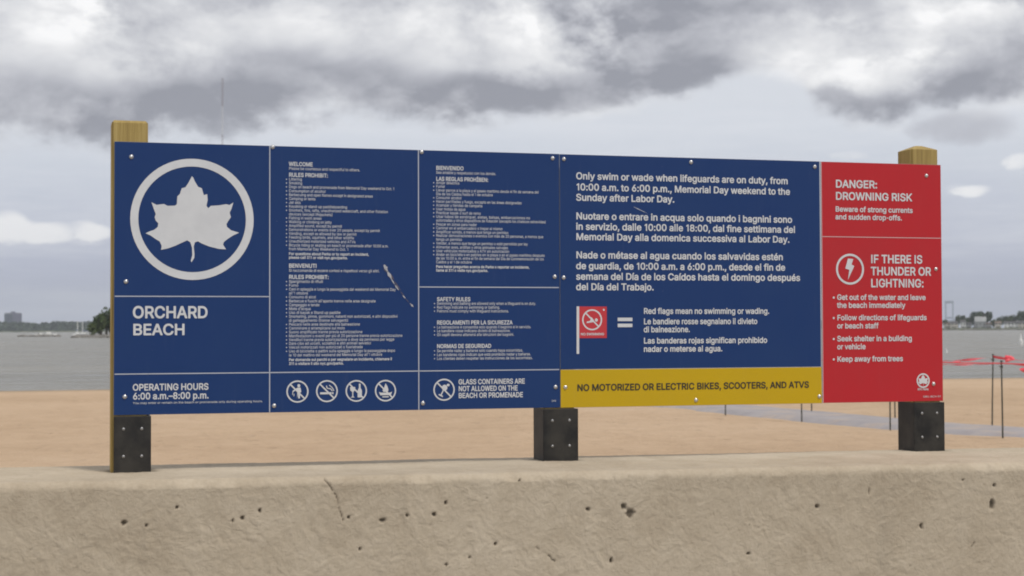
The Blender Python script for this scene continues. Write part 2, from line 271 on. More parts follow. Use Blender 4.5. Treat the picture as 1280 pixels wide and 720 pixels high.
# ------------------------------------------------------------------ print tables for the sign (metres on the sign plane)
# letter outlines in thousandths of an em: advances, bold and regular
GLYPHS = {
 "adv": {
  ' ': 188,
  "'": 206,
  '(': 273,
  ')': 273,
  ',': 188,
  '-': 285,
  '.': 188,
  '/': 249,
  '0': 453,
  '1': 330,
  '2': 453,
  '3': 453,
  '6': 453,
  '8': 453,
  ':': 188,
  'A': 480,
  'B': 456,
  'C': 510,
  'D': 502,
  'E': 419,
  'F': 410,
  'G': 520,
  'H': 517,
  'I': 196,
  'J': 396,
  'K': 467,
  'L': 393,
  'M': 628,
  'N': 523,
  'O': 533,
  'P': 445,
  'R': 449,
  'S': 447,
  'T': 449,
  'U': 517,
  'V': 480,
  'W': 686,
  'Y': 472,
  'Z': 438,
  'a': 389,
  'b': 424,
  'c': 396,
  'd': 424,
  'e': 404,
  'f': 254,
  'g': 425,
  'h': 410,
  'i': 167,
  'j': 167,
  'k': 381,
  'l': 178,
  'm': 610,
  'n': 410,
  'o': 415,
  'p': 424,
  'q': 424,
  'r': 259,
  's': 365,
  't': 227,
  'u': 410,
  'v': 389,
  'w': 567,
  'x': 379,
  'y': 389,
  'z': 380,
  'Í': 300,
  'á': 389,
  'è': 404,
  'é': 404,
  'í': 167,
  'ñ': 410,
  'ó': 415,
  'ú': 410,
  '–': 350,
  '•': 389,
 },
 "b": {
  "'": [[72,297,128,297,144,304,148,312,156,512,153,520,144,528,64,529,56,524,50,512,57,320,62,304]],
  '(': [[243,559,171,559,163,555,156,546,128,490,102,418,83,344,71,266,69,170,75,122,86,66,104,10,127,-46,156,-102,163,-112,171,-116,243,-116,252,-110,256,-102,254,-86,216,2,192,74,179,130,172,194,176,266,192,354,218,442,257,538,251,553]],
  ')': [[31,559,23,554,16,538,53,450,80,362,96,274,101,194,94,130,79,66,57,2,16,-94,22,-110,31,-116,95,-117,112,-110,135,-70,160,-14,182,50,196,106,203,162,205,210,202,266,190,346,171,418,145,490,119,542,111,554,103,559]],
  ',': [[32,-140,88,-140,96,-137,104,-127,157,67,154,83,144,91,64,92,50,83,17,-117,22,-133]],
  '-': [[60,182,64,172,74,167,213,167,220,174,223,182,224,246,218,262,213,265,69,265,64,260,60,246]],
  '.': [[31,22,45,-2,66,-18,92,-25,116,-22,140,-9,156,12,162,38,159,62,145,86,124,102,100,108,76,105,52,91,35,70,29,46]],
  '/': [[8,-97,72,-97,86,-90,91,-82,255,526,254,542,240,553,176,554,166,550,159,542,-5,-66,-6,-82,-1,-90]],
  '0': [[226,-28,266,-24,306,-11,341,11,371,43,398,91,414,139,423,195,426,251,423,315,413,371,397,419,375,459,347,491,314,515,274,531,226,537,178,530,139,515,106,491,78,459,56,419,40,371,30,315,27,251,30,195,39,139,55,91,77,51,106,17,138,-6,178,-22],[226,71,202,74,186,82,170,97,158,115,147,139,138,171,130,251,135,323,142,355,154,387,169,411,186,426,202,435,226,438,250,435,266,428,284,411,298,390,309,363,317,331,323,251,315,171,307,139,296,115,282,95,266,81,250,74]],
  '1': [[165,-21,259,-21,259,529,177,529,57,436,57,370,92,353,165,407]],
  '2': [[50,-16,66,-21,386,-21,402,-17,409,-6,410,58,402,73,394,77,210,78,203,82,302,186,350,242,381,290,397,330,401,354,401,386,396,418,387,442,372,466,354,487,331,506,306,520,274,531,234,536,194,534,162,527,130,513,106,497,82,473,62,442,50,410,45,370,46,354,58,342,122,341,138,344,146,354,151,386,162,411,186,431,210,438,242,437,274,424,293,402,299,370,293,338,266,296,46,58,43,50,43,2]],
  '3': [[62,528,54,522,49,507,49,451,54,439,62,433,230,431,241,427,137,307,136,243,142,233,150,228,230,225,254,219,272,211,291,195,301,179,306,163,308,139,299,107,278,86,246,74,214,71,182,76,152,91,138,107,129,139,118,151,38,152,29,147,23,131,28,99,38,71,55,43,86,13,118,-7,158,-21,206,-28,246,-26,286,-19,318,-6,342,8,366,27,395,67,411,115,412,171,397,219,368,259,334,286,310,298,278,308,272,315,391,451,392,515,387,523,374,530]],
  '6': [[330,528,250,530,237,523,96,315,66,259,51,219,43,179,43,147,49,107,61,75,80,43,106,15,138,-7,170,-20,202,-26,242,-27,282,-20,314,-8,342,11,367,35,389,67,402,99,410,147,407,195,395,235,377,267,347,299,314,319,282,330,234,336,230,339,341,499,342,515],[202,73,171,91,155,115,146,147,150,187,162,212,186,234,218,244,250,241,276,227,296,203,306,171,303,131,288,99,266,79,234,70]],
  '8': [[238,536,182,532,134,515,94,487,67,451,57,427,51,403,49,379,53,347,70,304,102,267,73,243,50,211,37,179,31,139,33,107,43,75,56,51,78,25,107,3,139,-13,174,-23,214,-28,254,-27,294,-19,326,-7,358,11,382,33,402,59,416,91,421,123,419,163,407,203,382,241,351,267,382,304,399,347,402,395,389,443,366,478,332,507,286,528],[314,123,302,98,278,80,246,71,198,73,169,83,149,99,138,123,138,155,150,181,174,201,206,213,246,213,278,202,302,181,314,155],[296,395,298,371,292,347,278,328,254,315,222,311,190,318,171,331,157,355,154,379,159,403,174,422,198,435,230,439,262,432,282,419]],
  ':': [[31,22,45,-2,66,-18,92,-25,116,-22,140,-9,156,12,162,38,159,62,145,86,124,102,100,108,76,105,52,91,35,70,29,46],[76,253,100,250,124,256,143,270,158,294,162,318,156,345,140,366,116,380,84,382,61,374,43,358,31,334,29,310,36,286,52,266]],
  'A': [[202,530,186,523,181,514,-2,10,-4,-6,2,-16,18,-21,82,-21,98,-16,105,-6,147,114,154,121,322,121,330,119,380,-14,394,-21,466,-21,474,-17,483,-6,482,10,297,514,290,524,282,529],[242,371,292,226,290,222,282,220,194,220,186,226,234,369]],
  'B': [[46,524,40,514,39,506,39,2,45,-14,62,-21,278,-20,334,-9,374,10,402,34,419,58,433,90,439,130,436,170,422,210,400,242,370,266,403,306,413,330,418,354,419,386,415,410,408,434,396,458,376,482,357,498,326,515,294,525,246,530,62,530],[150,210,262,209,286,204,302,196,321,178,332,154,334,130,326,107,308,90,278,80,150,78,146,82,146,90,146,202],[150,307,146,314,146,426,150,431,262,429,293,418,307,402,315,378,313,354,302,333,286,319,270,311,246,307]],
  'C': [[346,524,298,535,250,536,202,528,149,507,114,483,76,443,50,401,30,347,21,291,21,219,32,155,50,107,81,59,114,25,154,-1,202,-20,250,-27,298,-26,338,-18,378,-2,412,19,446,51,472,91,488,131,494,163,491,171,482,179,402,181,390,171,370,123,346,99,322,85,298,77,250,75,210,86,178,107,154,136,137,171,127,211,125,251,127,291,135,331,148,363,164,387,186,409,210,423,242,433,274,435,306,430,330,420,354,404,369,387,382,363,389,339,402,328,474,327,485,331,492,339,493,355,482,395,467,427,450,452,429,475,402,497]],
  'D': [[46,524,40,514,39,506,39,2,45,-14,62,-21,254,-19,318,-6,374,21,414,54,441,90,464,138,478,194,483,258,477,322,462,378,438,426,412,458,382,484,344,506,302,521,262,528,222,530,62,530],[150,431,246,429,293,418,318,404,334,390,350,370,362,346,372,314,378,274,377,226,370,186,358,154,342,129,318,106,294,92,262,82,230,78,150,78,146,82,146,426]],
  'E': [[390,-15,396,2,396,58,390,72,382,77,150,78,146,82,146,90,146,202,150,207,358,208,373,218,376,234,376,290,372,298,360,306,150,307,146,314,146,426,150,431,374,431,382,433,390,441,393,450,393,506,390,520,382,527,374,530,62,530,46,524,40,514,39,506,39,2,45,-14,62,-21,374,-21]],
  'F': [[54,-20,126,-21,140,-14,145,-6,146,194,150,200,350,201,358,204,367,218,367,282,363,290,352,298,150,300,146,306,146,426,150,431,374,431,382,435,390,450,389,514,382,525,366,530,62,530,54,529,44,522,39,506,39,2,45,-14]],
  'G': [[218,532,170,518,123,491,88,459,58,417,37,371,24,315,19,251,25,187,37,139,58,91,87,51,122,18,162,-6,210,-22,266,-28,314,-24,362,-11,402,10,434,36,466,75,482,107,495,155,499,203,499,259,495,267,485,275,474,277,274,275,265,267,262,259,262,195,266,186,282,178,386,178,391,171,384,147,371,123,358,107,338,92,314,81,290,75,258,74,234,78,201,91,170,115,148,147,134,179,126,219,125,267,131,315,144,355,164,387,194,414,226,429,266,435,306,429,342,411,366,387,389,339,402,328,482,329,493,339,494,355,483,395,462,435,434,469,398,499,354,521,314,532,266,537]],
  'H': [[470,-16,477,-6,478,2,478,506,473,522,462,529,390,530,382,527,374,519,371,506,371,322,371,314,366,310,150,310,146,314,146,506,142,520,126,530,62,530,46,524,40,514,39,506,39,2,45,-14,62,-21,126,-21,140,-14,145,-6,146,202,149,210,366,211,371,202,372,-6,377,-14,390,-21,454,-21]],
  'I': [[39,-21,139,-21,139,529,39,529]],
  'J': [[339,530,267,529,257,523,252,515,251,139,247,115,235,91,219,79,195,71,163,74,143,83,131,96,123,113,118,179,107,191,27,193,19,188,13,179,15,107,30,59,59,19,83,0,107,-13,139,-23,179,-28,219,-25,251,-17,283,-2,307,16,330,43,343,67,354,107,357,139,357,507,351,523]],
  'K': [[462,-16,469,-6,467,10,273,282,273,290,462,493,469,506,464,522,454,529,446,530,366,530,350,525,150,307,146,314,146,506,142,520,126,530,62,530,46,524,40,514,39,506,39,2,45,-14,62,-21,126,-21,134,-19,142,-11,146,2,146,154,149,162,190,206,198,208,358,-15,374,-21,446,-21]],
  'L': [[54,529,44,522,39,506,39,2,45,-14,62,-21,358,-21,374,-16,382,1,382,58,374,74,366,77,150,78,146,82,145,514,141,522,126,530]],
  'M': [[46,524,40,514,39,506,39,2,45,-14,62,-21,126,-21,137,-14,142,-6,143,266,145,282,150,285,270,-13,286,-21,342,-21,357,-14,362,-6,478,290,483,274,484,-6,489,-14,502,-21,566,-21,582,-15,589,2,589,506,582,524,566,530,478,530,470,529,460,522,318,153,310,157,168,522,158,529,150,530,62,530]],
  'N': [[46,524,40,514,39,506,39,2,45,-14,62,-21,126,-21,140,-14,145,-6,145,322,150,335,371,-14,382,-20,390,-21,462,-21,478,-15,484,2,484,506,479,522,462,530,398,530,383,522,378,514,378,186,374,173,152,522,142,529,134,530,62,530]],
  'O': [[266,-28,314,-24,362,-10,410,18,446,51,475,91,496,139,510,195,514,251,510,315,496,371,474,419,445,459,410,491,362,518,314,532,266,537,218,532,170,518,124,491,89,459,60,419,38,371,24,315,19,251,23,195,37,139,59,91,88,51,122,19,170,-9,218,-23],[266,435,298,431,322,423,346,409,370,386,390,355,401,323,408,283,409,251,406,211,399,179,386,147,370,123,346,99,322,85,298,77,266,74,234,78,210,86,186,100,163,123,146,149,134,179,127,211,125,251,126,283,133,323,144,355,162,384,186,408,210,423,234,431]],
  'P': [[54,-20,126,-21,134,-19,142,-11,146,2,146,154,150,165,262,166,318,178,350,193,373,210,390,228,406,252,422,290,428,322,429,362,423,402,411,434,391,466,366,490,342,506,302,522,254,529,62,530,54,529,44,522,39,506,39,2,45,-14],[150,431,254,430,278,424,302,409,318,382,323,346,319,314,302,286,278,270,254,265,150,263,147,266,146,426]],
  'R': [[46,524,40,514,39,506,39,2,45,-14,62,-21,126,-21,140,-14,146,2,146,170,150,176,230,177,238,170,338,-14,350,-21,430,-21,438,-18,448,-6,446,10,346,194,349,202,382,226,402,250,418,282,427,314,430,354,426,394,414,432,398,460,379,482,350,503,326,515,294,524,230,530,62,530],[146,426,150,431,254,430,278,425,302,411,316,394,324,362,322,330,310,303,294,289,262,278,150,277,146,282]],
  'S': [[264,534,224,536,184,533,144,523,112,508,85,489,62,465,43,433,33,401,31,361,37,329,52,297,80,267,105,249,144,230,288,185,312,169,323,153,324,137,322,121,304,96,272,78,224,70,184,75,152,90,136,106,129,121,124,145,112,156,40,158,24,152,17,137,22,105,32,73,52,41,72,20,98,1,128,-14,168,-25,216,-30,264,-27,304,-19,344,-2,376,20,400,47,419,81,427,113,429,153,420,193,401,225,378,249,352,267,320,283,174,329,149,345,138,361,136,377,139,393,152,413,184,432,224,437,264,432,294,417,308,401,318,369,328,359,400,357,416,364,422,377,416,417,402,449,384,473,360,495,332,513,304,525]],
  'T': [[258,-21,272,-14,278,2,278,426,282,430,426,433,434,440,438,450,437,514,433,522,418,530,26,529,16,522,11,506,11,450,18,436,34,431,162,431,172,426,172,-6,177,-14,186,-20]],
  'U': [[46,524,40,514,39,506,39,162,50,106,74,58,102,26,134,3,174,-16,214,-26,270,-29,318,-23,358,-10,395,10,423,34,448,66,465,98,475,138,478,178,478,506,473,522,462,529,390,530,382,527,374,518,372,506,372,178,367,146,352,114,326,90,294,76,254,73,222,77,190,91,165,114,150,146,145,178,145,506,142,519,134,527,126,530,62,530]],
  'V': [[2,524,-4,514,-2,498,186,-11,194,-19,202,-21,274,-21,290,-17,298,-6,481,498,482,516,474,526,466,529,394,530,378,522,242,130,100,522,90,529,82,530,18,530]],
  'W': [[686,522,674,529,602,530,586,521,498,185,490,169,396,522,378,530,306,530,290,522,194,165,99,522,82,530,18,530,2,524,-4,514,-2,498,135,-6,139,-14,146,-19,162,-21,234,-21,246,-14,251,-6,338,318,346,321,435,-6,440,-14,450,-20,458,-21,530,-21,546,-14,550,-6,688,498,690,514]],
  'Y': [[202,-21,274,-20,284,-14,288,-6,289,202,473,498,475,514,466,526,458,529,378,530,365,522,242,321,234,314,106,523,90,530,18,530,2,524,-4,514,-2,498,182,202,182,2,188,-14]],
  'Z': [[26,524,20,514,19,450,26,436,34,432,266,431,277,426,24,58,21,50,21,2,26,-14,42,-21,394,-21,410,-18,418,-9,420,2,420,58,418,66,410,75,394,78,170,78,161,82,414,450,417,458,418,506,413,522,402,529,394,530,42,530]],
  'a': [[352,-15,358,1,357,265,348,313,331,345,312,367,284,385,256,397,216,404,176,405,136,398,104,387,74,369,48,345,28,313,20,289,22,281,30,273,96,253,104,253,113,257,129,281,147,297,168,307,200,310,224,306,240,296,251,281,254,257,248,251,240,249,152,237,104,227,64,210,40,191,24,170,16,153,10,113,15,65,32,30,50,9,72,-7,104,-21,136,-28,168,-29,200,-26,224,-18,248,-5,256,-5,262,-15,272,-21,336,-21],[254,153,254,129,246,105,232,88,210,73,184,67,152,68,128,76,116,89,113,105,116,121,136,137,168,146,248,158]],
  'b': [[47,529,36,522,32,506,33,-6,39,-16,47,-20,111,-21,127,-14,135,4,175,-20,223,-29,263,-26,303,-14,335,6,363,34,388,74,402,114,410,162,410,218,402,266,387,306,367,338,343,364,311,386,279,399,239,405,199,403,167,394,143,379,135,386,135,506,130,522,119,529],[223,68,188,74,174,82,159,97,142,130,134,178,138,234,154,274,167,289,183,301,215,309,239,307,255,302,280,282,291,266,300,242,307,194,303,146,287,105,263,79,247,72]],
  'c': [[276,-18,316,3,350,34,367,58,378,82,383,98,381,114,364,124,300,138,288,130,268,92,244,75,212,68,188,69,172,74,156,84,143,98,124,138,117,186,125,242,135,266,148,284,164,298,188,307,220,308,252,297,270,282,286,250,300,241,372,259,382,274,380,290,365,322,348,346,324,368,292,387,260,399,220,405,180,404,140,394,108,379,76,354,49,322,32,290,20,250,13,202,15,154,25,106,42,66,65,34,92,8,124,-11,156,-23,196,-29,236,-27]],
  'd': [[380,528,308,530,294,522,290,506,290,386,285,378,252,396,220,404,180,405,140,397,108,383,79,362,58,338,36,302,23,266,14,218,14,162,22,114,36,74,60,35,92,4,123,-14,156,-25,204,-29,245,-22,284,0,292,-2,300,-17,316,-21,372,-21,387,-14,392,-6,393,506,388,522],[204,68,172,74,156,84,143,98,124,138,117,186,122,234,130,258,140,277,164,299,180,306,204,309,228,306,244,299,268,277,284,242,291,186,285,138,266,98,252,83,237,74]],
  'e': [[164,401,124,388,92,369,61,338,40,306,24,266,15,218,14,170,19,130,31,90,47,58,72,26,101,2,132,-15,172,-26,212,-29,260,-24,309,-6,351,26,370,50,381,74,386,90,380,105,364,113,300,126,292,122,276,94,260,79,228,68,196,68,172,74,148,90,130,114,121,146,124,148,380,150,388,158,392,170,391,218,386,258,373,298,356,329,336,354,308,376,276,393,236,403,204,405],[282,250,276,242,268,242,132,242,124,243,123,250,136,274,156,295,180,306,204,309,228,306,252,295,272,274]],
  'f': [[80,-21,144,-21,157,-14,162,-6,163,298,168,306,232,307,244,314,249,330,249,378,243,394,232,400,168,400,163,410,163,426,167,442,176,450,200,453,232,448,245,458,264,522,256,537,240,544,208,550,168,550,136,542,112,530,88,510,70,482,61,450,59,402,0,399,-8,395,-13,386,-15,330,-10,314,0,307,56,306,60,298,60,2,65,-14]],
  'g': [[380,399,308,400,300,395,292,380,284,378,260,393,228,403,188,405,148,399,116,387,84,366,59,339,39,307,25,275,16,235,14,163,19,131,28,99,44,67,60,44,100,10,124,-3,156,-12,188,-16,220,-15,252,-7,284,11,290,3,289,-21,282,-45,266,-61,236,-73,196,-76,164,-70,140,-55,116,-26,100,-20,38,-53,30,-69,40,-93,67,-125,100,-148,140,-164,180,-170,228,-171,268,-165,300,-155,332,-137,356,-116,378,-85,390,-45,393,-5,393,379,388,393],[220,81,180,83,164,89,149,99,128,131,118,171,120,227,134,267,148,286,164,299,196,308,236,304,260,288,279,259,290,219,289,163,278,123,268,107,252,93]],
  'h': [[47,529,36,522,32,506,32,2,37,-14,55,-21,119,-20,129,-14,134,-6,135,226,139,258,151,281,167,296,191,306,215,308,239,303,255,293,268,274,273,258,276,-6,281,-14,295,-21,367,-19,375,-11,378,2,378,250,371,298,355,338,337,362,319,379,295,392,263,402,231,405,199,403,167,394,143,381,135,386,135,506,130,522,119,529]],
  'i': [[115,-21,129,-14,135,2,134,386,128,394,115,400,51,400,38,394,32,378,32,-6,37,-14,51,-21],[146,498,133,522,115,537,91,544,67,543,43,531,29,514,21,490,23,466,35,444,51,430,75,422,99,424,122,434,137,450,147,474]],
  'j': [[120,399,48,400,40,396,33,387,31,-37,28,-53,21,-61,8,-65,-16,-67,-28,-77,-31,-85,-30,-149,-25,-157,-16,-163,40,-160,80,-144,96,-132,112,-114,123,-93,131,-69,135,-29,135,379,128,394],[20,483,25,459,35,443,56,428,80,422,104,425,128,440,142,459,147,483,142,507,128,527,104,541,80,545,56,539,35,523,25,507]],
  'k': [[47,529,36,522,32,506,32,2,37,-14,55,-21,119,-20,129,-14,135,2,135,130,151,146,279,-14,295,-21,375,-21,383,-18,392,-6,391,10,233,210,232,218,375,364,381,378,375,394,359,400,279,399,269,394,143,264,135,266,134,514,130,522,119,529]],
  'l': [[39,-21,133,-21,133,551,39,551]],
  'm': [[572,-14,578,2,576,282,569,314,559,338,543,362,526,378,503,392,477,402,447,407,415,406,367,391,343,377,319,356,287,388,263,400,239,406,207,407,183,402,159,393,135,377,127,394,119,399,55,400,38,394,32,378,32,2,39,-16,55,-21,119,-20,129,-14,134,-6,137,258,143,276,159,296,175,305,199,309,215,308,231,302,244,290,251,274,253,2,255,-7,263,-17,271,-21,335,-21,351,-14,355,-6,358,266,367,285,379,298,399,307,415,309,439,307,455,300,465,290,473,274,476,-6,480,-14,495,-21,559,-21]],
  'n': [[367,-19,375,-11,378,2,378,258,366,314,344,354,327,372,303,388,255,403,223,405,191,401,159,390,135,375,127,394,119,399,55,400,39,395,32,378,32,2,37,-14,55,-21,119,-20,129,-14,134,-6,135,226,139,258,151,281,167,296,191,306,215,308,239,303,255,293,268,274,273,258,276,-6,281,-14,295,-21]],
  'o': [[180,-28,220,-29,260,-23,292,-11,325,10,351,34,373,66,390,106,399,146,402,194,397,242,386,282,366,322,340,354,308,379,276,394,236,404,196,405,156,399,116,384,84,362,55,330,36,298,24,266,16,226,13,178,19,130,31,90,47,58,76,22,108,-3,140,-18],[196,68,173,74,159,82,143,98,133,114,119,162,119,210,131,258,154,290,180,305,220,308,252,297,268,283,280,266,296,218,297,170,286,122,265,90,236,72]],
  'p': [[47,-163,119,-163,129,-157,134,-149,135,-5,143,-2,175,-20,207,-28,247,-28,285,-21,319,-5,343,12,370,43,389,75,403,115,411,171,410,219,401,267,386,307,366,339,335,371,303,390,271,401,231,405,183,400,135,375,127,394,111,400,47,399,33,387,32,-141,37,-157],[223,68,207,69,185,75,159,97,142,131,134,179,138,235,155,275,167,289,183,301,215,309,239,307,255,302,279,283,290,267,300,243,307,195,303,147,287,105,263,79,247,72]],
  'q': [[380,-162,388,-156,393,-141,391,387,385,395,372,400,308,400,299,395,290,379,284,378,244,399,196,405,156,401,124,391,91,371,60,341,39,307,23,267,14,219,14,171,22,115,36,75,54,43,76,18,108,-7,140,-21,180,-29,220,-28,252,-19,284,0,289,-5,290,-13,290,-141,292,-152,300,-161,308,-164],[204,68,169,75,156,84,141,99,123,139,117,187,122,235,139,275,164,299,180,306,204,309,228,306,244,299,270,275,286,235,291,187,285,139,267,99,252,83,240,75]],
  'r': [[47,-20,119,-20,129,-14,134,-6,135,234,137,258,151,282,175,299,207,305,247,302,256,306,264,322,264,386,255,402,231,405,191,404,159,394,135,381,127,394,119,399,55,400,39,395,33,386,32,2,37,-14]],
  's': [[94,-11,126,-23,166,-29,206,-28,246,-21,278,-8,306,10,329,34,342,58,351,90,350,130,339,162,321,186,302,202,270,219,150,252,134,264,130,274,133,290,150,303,166,309,190,311,214,308,230,299,243,282,251,266,262,257,278,258,337,274,345,290,338,314,326,338,298,370,262,392,230,402,198,405,158,404,126,397,94,383,70,367,50,346,35,322,27,290,28,250,39,218,57,194,78,177,110,160,230,127,245,114,247,106,243,90,230,78,206,69,182,66,158,69,134,79,124,90,110,120,102,126,86,126,30,114,22,110,15,98,15,90,22,66,33,42,60,10]],
  't': [[219,-18,230,-10,234,-2,221,62,208,73,160,72,152,75,148,86,147,294,147,302,152,306,200,306,216,310,225,326,224,382,216,396,208,400,152,400,147,406,147,470,144,481,136,489,120,492,56,490,45,478,44,406,40,401,-3,398,-12,390,-15,374,-14,326,-8,312,0,307,40,306,44,302,44,94,49,54,59,30,72,11,88,-3,112,-16,136,-22,168,-25]],
  'u': [[39,395,32,381,32,125,42,69,63,29,79,11,103,-6,151,-23,183,-26,215,-23,247,-13,271,1,287,-17,295,-21,367,-19,375,-11,378,5,378,381,375,391,359,400,295,400,285,397,277,389,275,381,275,149,272,125,261,101,247,85,223,74,199,71,175,75,159,84,144,101,138,117,135,141,135,381,132,389,125,397,111,400,55,400]],
  'v': [[2,394,-2,386,-2,370,142,-6,147,-15,163,-21,235,-19,247,-6,390,370,391,386,386,394,371,400,307,400,290,394,195,136,99,394,83,400,19,400]],
  'w': [[561,393,545,400,481,400,465,393,401,171,393,178,337,386,331,394,313,400,249,400,241,397,232,386,169,164,105,390,97,398,89,400,25,400,9,395,3,386,3,370,122,-14,129,-19,145,-21,201,-21,214,-14,219,-6,281,211,289,204,353,-14,369,-21,433,-21,445,-14,564,370,564,386]],
  'x': [[7,-16,23,-21,95,-21,103,-18,191,110,266,-6,279,-19,359,-21,373,-14,378,-6,376,10,254,186,251,194,370,370,372,386,367,394,351,400,279,400,271,397,191,276,111,397,103,400,31,400,14,394,9,386,10,370,129,194,2,10,1,-6]],
  'y': [[42,-159,91,-166,139,-158,178,-135,205,-103,225,-63,390,369,392,385,379,399,307,400,299,399,289,393,195,137,100,393,83,400,19,400,11,399,2,393,-3,385,-1,369,139,1,127,-39,111,-63,91,-69,59,-65,51,-67,43,-76,27,-135,31,-151]],
  'z': [[354,-14,360,2,360,58,356,68,348,75,180,77,169,82,352,322,354,378,348,394,332,400,52,400,36,396,28,386,27,378,27,322,36,306,52,302,204,302,210,298,25,58,21,50,21,2,26,-14,44,-21,340,-21]],
  'Í': [[25,529,17,524,11,514,10,450,13,442,25,432,89,431,97,426,97,82,89,78,25,77,17,72,10,58,11,-6,17,-16,33,-21,265,-21,281,-17,289,-7,290,2,288,66,281,74,273,78,209,78,204,82,204,418,204,426,209,431,273,431,288,442,290,450,289,515,281,526,273,529],[257,670,249,677,241,680,169,679,157,674,105,568,103,554,107,546,119,538,121,533,177,533,179,538,193,549,257,647,261,658]],
  'á': [[344,-19,352,-14,358,1,358,257,351,305,336,338,309,369,272,391,232,402,220,409,230,417,296,519,299,529,298,537,291,545,280,550,208,550,197,545,191,537,142,433,145,417,155,409,152,401,104,387,64,362,37,329,24,305,20,289,24,279,32,272,104,253,113,257,136,289,152,301,176,308,208,309,224,306,240,296,251,281,254,257,248,251,240,249,112,229,80,218,52,201,29,177,14,145,10,113,13,73,25,41,48,11,80,-12,112,-24,144,-29,184,-28,216,-21,248,-5,256,-5,262,-15,272,-21],[254,153,254,129,246,105,232,88,210,73,184,67,152,68,128,76,116,89,113,105,116,121,136,137,168,146,248,158]],
  'è': [[108,549,95,538,94,522,162,418,171,410,166,402,124,388,84,362,55,330,36,298,22,258,14,210,14,162,22,114,38,74,58,42,84,14,116,-7,156,-23,196,-29,236,-28,276,-20,324,3,358,34,374,58,384,82,385,98,380,105,364,113,300,126,292,122,276,94,260,79,228,68,196,68,172,74,148,90,130,114,121,146,124,148,380,150,388,158,392,170,391,226,382,274,361,322,332,358,292,386,243,402,238,410,248,418,250,434,196,545,180,550],[282,250,276,242,268,242,132,242,124,243,123,250,136,274,156,295,180,306,204,309,228,306,252,295,272,274]],
  'é': [[300,549,228,550,212,546,156,434,159,418,169,410,166,402,116,384,75,354,44,313,22,258,15,218,14,162,22,114,38,74,58,42,84,14,116,-7,156,-23,196,-29,236,-28,268,-22,300,-11,324,3,351,26,370,50,384,82,385,98,372,111,308,126,292,122,273,90,252,75,220,67,188,70,164,78,148,90,130,114,121,138,121,146,124,148,372,148,385,154,391,162,392,210,387,250,377,290,361,322,340,349,316,371,284,389,243,402,236,410,245,418,313,522,312,538],[282,250,276,242,268,242,132,242,124,243,123,250,136,274,156,295,180,306,204,309,228,306,252,295,272,274]],
  'í': [[47,-20,119,-20,129,-14,134,-6,135,378,129,394,119,400,47,399,39,395,33,386,32,2,37,-14],[191,540,183,548,175,550,103,550,92,546,85,538,39,439,36,426,39,418,55,406,111,406,119,411,191,518,194,530]],
  'ñ': [[367,-19,375,-11,378,2,378,258,366,314,344,354,327,372,303,388,255,403,223,405,191,401,159,390,135,375,127,394,119,399,55,400,39,395,32,378,32,2,37,-14,55,-21,119,-20,129,-14,134,-6,135,226,139,258,151,281,167,296,191,306,215,308,239,303,255,293,268,274,273,258,276,-6,281,-14,295,-21],[324,522,320,530,311,537,263,538,247,531,239,512,183,537,159,539,135,535,111,520,96,498,88,474,86,442,90,434,103,427,151,427,164,434,175,451,231,427,255,425,271,428,295,441,311,461,322,490]],
  'ó': [[300,550,228,550,212,542,160,434,163,418,172,410,168,402,116,384,75,354,44,313,22,258,15,218,14,162,23,114,36,78,58,42,84,15,116,-7,156,-23,196,-29,236,-27,268,-20,301,-6,332,15,357,42,377,74,393,114,401,162,401,218,391,266,375,306,354,338,324,367,284,391,247,402,239,410,249,418,316,522,316,538,308,547],[196,68,173,74,159,82,143,98,133,114,119,162,119,210,131,258,154,290,180,305,220,308,252,297,268,283,280,266,296,218,297,170,286,122,265,90,236,72]],
  'ú': [[39,395,32,381,32,125,42,69,63,29,79,11,103,-6,151,-23,183,-26,215,-23,247,-13,271,1,287,-17,295,-21,367,-19,375,-11,378,5,378,381,375,391,359,400,295,400,285,397,277,389,275,381,275,149,272,125,261,101,247,85,223,74,199,71,175,75,159,84,144,101,138,117,135,141,135,381,132,389,125,397,111,400,55,400],[311,541,303,548,295,550,223,550,215,547,207,538,158,437,158,421,164,413,183,408,231,408,241,413,311,517,314,525]],
  '–': [[-21,246,-20,182,-16,174,-6,168,346,167,362,171,370,182,371,246,362,261,354,265,2,265,-14,260]],
  '•': [[71,159,83,135,101,111,119,95,143,82,167,74,191,72,215,73,239,79,263,91,287,110,314,151,322,175,324,199,323,223,317,247,305,271,287,293,247,321,223,329,199,332,175,331,151,325,127,313,103,295,87,276,75,255,67,231,64,207,65,183]],
 },
 "r": {
  "'": [[80,314,128,314,132,320,139,504,136,513,72,513,67,504,74,320]],
  '(': [[235,543,179,543,171,538,158,514,134,458,113,394,96,322,87,258,86,170,102,74,135,-22,171,-94,179,-100,235,-99,239,-94,201,-6,176,66,160,138,155,202,160,274,174,354,200,442,240,538]],
  ')': [[39,543,34,538,71,450,99,354,114,274,118,202,113,138,97,66,73,-6,34,-94,39,-100,95,-100,111,-78,139,-22,171,74,187,170,186,258,177,322,161,394,140,458,115,514,102,538,95,543]],
  ',': [[40,-123,80,-123,89,-117,140,67,136,75,72,75,64,69,34,-117]],
  '-': [[70,190,74,184,208,184,213,190,213,246,208,248,74,248,71,246,70,238]],
  '.': [[49,22,60,7,76,-4,100,-8,116,-4,130,6,141,22,145,46,141,62,132,75,116,87,100,91,76,87,60,75,50,62,46,46]],
  '/': [[16,-80,64,-80,72,-79,76,-74,237,526,238,534,232,537,184,537,174,534,11,-74]],
